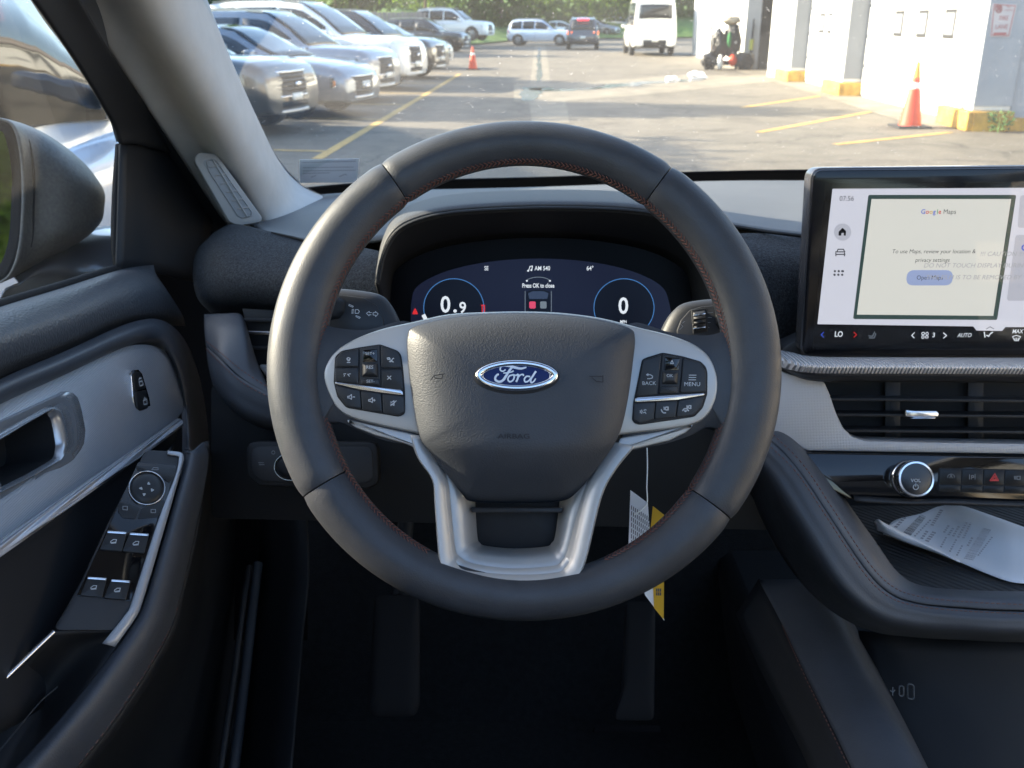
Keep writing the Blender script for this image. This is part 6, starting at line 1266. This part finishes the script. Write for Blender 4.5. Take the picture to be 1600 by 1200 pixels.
for k in range(16):
    p = cb + Vector((rng.uniform(-.5, .45), rng.uniform(-.55, .1), rng.uniform(.25, 1.25))); s_ = Vector((rng.uniform(.04, .16), rng.uniform(.04, .12), rng.uniform(.06, .22)))
    boxo('carton', p - s_ * .5, p + s_ * .5, rng.choice(('bag_black', 'tyre', 'tan_cloth', 'wood_grey', 'plate_white', 'paint_steel')), ct, .01)
tube('hose', [cb + Vector((-.62 + .05 * sin(k * .9), -.35 - .2 * cos(k * .7), .06 + .05 * (k % 7))) + Vector((.14 * cos(k * .8), 0, .10 * sin(k * .8))) for k in range(40)], .022, 'tyre', ct, 6)
tube('mop_handle', [cb + Vector((-.35, .1, .2)), cb + Vector((-.55, .1, 1.45))], .018, 'wood_grey', ct, 6); tube('mop_handle', [cb + Vector((.35, .05, .2)), cb + Vector((.42, .1, 1.7))], .016, 'tyre', ct, 6)
bt = thing('broom', 'dark handled broom with yellow wrap leaning by the service cart', 'broom', cb + Vector((.82, -.1, 0)))
tube('handle', [cb + Vector((.82, -.1, .5)), cb + Vector((.86, 0, 1.6))], lambda t_: .05 - .03 * t_, 'tyre', bt, 10); tube('wrap', [cb + Vector((.82, -.1, .62)), cb + Vector((.83, -.08, .95))], .07, 'hi_vis', bt, 10); lump('bristles', cb + Vector((.82, -.1, .3)), .16, 'tan_cloth', (.8, .6, 1.8), bt, seed=4)
for k, (px_, py_, r) in enumerate(((1050, 128, .11), (1088, 124, .16))):
    g_ = G(px_, py_); o = lump('wet_rag', g_ + Vector((0, 0, r * .55)), r, 'paper', (1.5, .9, .75), None, seed=20 + k, amp=.6); tag(o, ('small white rag lying on the wet concrete strip', 'larger white rag lying on the concrete beside the cart')[k], 'rag')
# weeds at the foot of the corner pier
wd = thing('weed_plant', 'small green weed growing at the corner of the end wall', 'plant', bp(-.12, -.35, 0)); v = []; f = []; rng = random.Random(5)
pbr('weed', (0.05, 0.11, 0.02), 0.7)
for k in range(90):
    a = rng.uniform(0, 2 * pi); r = rng.uniform(.02, .16); h = rng.uniform(.03, .28); p = bp(-.18, -.35, 0) + Vector((r * cos(a), r * sin(a) * .6, h)); d = Vector((cos(a), sin(a), rng.uniform(-.2, .8))).normalized() * .06; w = d.orthogonal().normalized() * .02; k0 = len(v)
    v += [p - w, p + d * .5 - w * .0 + w, p + d, p + d * .5 - w]; f.append((k0, k0 + 1, k0 + 2, k0 + 3))
mk('leaves', v, f, 'weed', wd, 0)
mk('stem', [bp(-.2, -.35, 0), bp(-.17, -.35, 0), bp(-.18, -.33, 0), bp(-.18, -.35, .25)], [(0, 1, 3), (1, 2, 3), (2, 0, 3)], 'weed', wd, 0)
# ------------------------------------------------------------ fence and trees
fen = thing('wooden_fence', 'weathered grey board fence behind the parked cars', 'fence', (-12, 46, 0))
for k in range(95):
    u = k / 94; x = -26 + 22 * u; y = 36 + 28 * u; h = 1.75 + .06 * random.random(); w = .15; d = Vector((22, 28, 0)).normalized()
    o = mk('board', [Vector((x, y, 0)) + d * a + Vector((d.y, -d.x, 0)) * b_ + Vector((0, 0, z)) for z in (.02 + .3 * u, h + .3 * u) for a, b_ in ((0, 0), (w * 2.2, 0), (w * 2.2, .03), (0, .03))], [(0, 3, 2, 1), (4, 5, 6, 7), (0, 1, 5, 4), (1, 2, 6, 5), (2, 3, 7, 6), (3, 0, 4, 7)], 'wood_grey', fen, 0)
def leafmat(name, col, tr):
    m = bpy.data.materials.new(name); m.use_nodes = True; MATS[name] = m; t = m.node_tree; t.nodes.clear(); out = N(t, 'ShaderNodeOutputMaterial')
    d = N(t, 'ShaderNodeBsdfDiffuse'); l = N(t, 'ShaderNodeBsdfTranslucent'); mx = N(t, 'ShaderNodeMixShader'); mx.inputs[0].default_value = .45
    tc = N(t, 'ShaderNodeTexCoord'); n_ = N(t, 'ShaderNodeTexNoise', Scale=1.3, Detail=3.0); t.links.new(tc.outputs['Object'], n_.inputs['Vector'])
    r = ramp(t, n_.outputs['Fac'], [(.3, tuple(c * .6 for c in col)), (.7, tuple(c * 1.3 for c in col))]); r2 = ramp(t, n_.outputs['Fac'], [(.3, tuple(c * .7 for c in tr)), (.7, tuple(c * 1.3 for c in tr))])
    t.links.new(r.outputs[0], d.inputs[0]); t.links.new(r2.outputs[0], l.inputs[0]); t.links.new(d.outputs[0], mx.inputs[1]); t.links.new(l.outputs[0], mx.inputs[2]); t.links.new(mx.outputs[0], out.inputs[0])
leafmat('leaf_green', (.07, .11, .025), (.20, .30, .03)); leafmat('leaf_backlit', (.13, .15, .02), (.45, .46, .03)); leafmat('leaf_dark', (.04, .07, .022), (.09, .15, .02))  # yellow leaves carry the sun's backlight in their colour
def crown_mesh(seed, n, rx, rz, leaf):
    rg = random.Random(seed); v = []; f = []; cl = []
    for k in range(26):
        while True:
            p = Vector((rg.uniform(-1, 1), rg.uniform(-1, 1), rg.uniform(-1, 1)))
            if p.length < 1: break
        cl.append((Vector((p.x * rx * .8, p.y * rx * .8, p.z * rz * .8)), rg.uniform(.22, .42) * rx))
    for k in range(n):
        c, r = rg.choice(cl); q = Vector((rg.gauss(0, 1), rg.gauss(0, 1), rg.gauss(0, 1))).normalized() * r * rg.random() ** .4; p = c + q
        d = Vector((rg.gauss(0, 1), rg.gauss(0, 1), rg.gauss(0, 1))).normalized(); w = d.orthogonal().normalized(); s_ = leaf * rg.uniform(.6, 1.3); k0 = len(v)
        v += [p - d * s_, p + w * s_ * .5, p + d * s_, p - w * s_ * .5]; f.append((k0, k0 + 1, k0 + 2, k0 + 3))
    return v, f
CR = {}
def tree(name, label, p, h, rx, mt, seed, n=7000, leaf=.16, trunk=.16, group='trees along the edge of the lot', low=.18):
    p = Vector(p); tr = thing(name, label, 'tree', p, group); rz = h * (1 - low) / 2; cz = h - rz
    rg = random.Random(seed); 
    tube('trunk', spline([p, p + Vector((rg.uniform(-.2, .2), rg.uniform(-.2, .2), h * .3)), p + Vector((rg.uniform(-.4, .4), rg.uniform(-.4, .4), h * .85))], 4), lambda t_: trunk * (1 - .75 * t_), 'bark', tr, 8)
    for k in range(5):
        a = rg.uniform(0, 2 * pi); z0 = h * rg.uniform(.3, .6); tube('limb', spline([p + Vector((0, 0, z0)), p + Vector((cos(a) * rx * .35, sin(a) * rx * .35, z0 + rz * .35)), p + Vector((cos(a) * rx * .7, sin(a) * rx * .7, z0 + rz * .55))], 3), lambda t_: trunk * .45 * (1 - .7 * t_), 'bark', tr, 6)
    v, f = crown_mesh(seed, n, rx, rz, leaf); o = mk('crown', v, f, mt, tr, 0, local=True); o.location = (0, 0, cz); return tr
k = 0
TL = [(-15.0, 15, 8.4, 3.7, 'leaf_green', 'tall leafy tree shading the near parking bays'), (-13.5, 21.5, 8.2, 3.4, 'leaf_green', 'tall spreading tree behind the slate blue sedan'), (-13.0, 28.0, 7.0, 2.8, 'leaf_dark', 'dark leafy tree behind the large white SUV'), (-15.5, 20, 5.2, 2.9, 'leaf_backlit', 'low backlit yellow green tree behind the bronze SUV'), (-17.5, 26, 5.0, 3.2, 'leaf_green', 'round green tree behind the silver grey SUV'), (-14.5, 31, 5.6, 3.0, 'leaf_backlit', 'bright backlit yellow green tree behind the large white SUV'),
      (-16.5, 38, 6.2, 3.6, 'leaf_green', 'broad green tree above the parked row'), (-17, 52, 8.5, 4.4, 'leaf_green', 'tall green tree behind the board fence'), (-10.5, 62, 8.0, 4.2, 'leaf_dark', 'dark green tree at the end of the board fence'), (-6.5, 76, 9.0, 4.6, 'leaf_green', 'large green tree behind the white SUV on the bank'),
      (-1, 92, 11, 5.5, 'leaf_dark', 'dark tree on the grass bank'), (5, 112, 12, 6.0, 'leaf_green', 'tall green tree far behind the far cars'), (12, 118, 12, 6.5, 'leaf_dark', 'dark tall tree far behind the white van'), (19, 122, 12, 6.5, 'leaf_green', 'green tree far beyond the garage building'), (-20, 70, 10, 5.0, 'leaf_dark', 'dark tall tree far behind the parked row'), (-12, 95, 11, 5.5, 'leaf_green', 'leafy tree high on the grass bank')]
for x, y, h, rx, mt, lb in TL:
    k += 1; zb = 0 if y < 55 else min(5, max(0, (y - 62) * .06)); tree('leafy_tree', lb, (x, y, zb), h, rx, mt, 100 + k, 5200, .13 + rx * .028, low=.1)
for k, (x, y) in enumerate(((-5.5, -9), (-8.5, -14), (-3.2, -17), (-11, -7))):
    tree('leafy_tree', ('green tree standing behind the car, mirrored in the outside mirror',) * 1 and ('leafy green tree a few metres behind the car', 'tall green tree further behind the car', 'green tree far behind the car near the lane', 'green tree behind and beside the silver blue SUV')[k], (x, y, 0), 8, 3.3, 'leaf_green', 200 + k, 5000, .2, low=.05)
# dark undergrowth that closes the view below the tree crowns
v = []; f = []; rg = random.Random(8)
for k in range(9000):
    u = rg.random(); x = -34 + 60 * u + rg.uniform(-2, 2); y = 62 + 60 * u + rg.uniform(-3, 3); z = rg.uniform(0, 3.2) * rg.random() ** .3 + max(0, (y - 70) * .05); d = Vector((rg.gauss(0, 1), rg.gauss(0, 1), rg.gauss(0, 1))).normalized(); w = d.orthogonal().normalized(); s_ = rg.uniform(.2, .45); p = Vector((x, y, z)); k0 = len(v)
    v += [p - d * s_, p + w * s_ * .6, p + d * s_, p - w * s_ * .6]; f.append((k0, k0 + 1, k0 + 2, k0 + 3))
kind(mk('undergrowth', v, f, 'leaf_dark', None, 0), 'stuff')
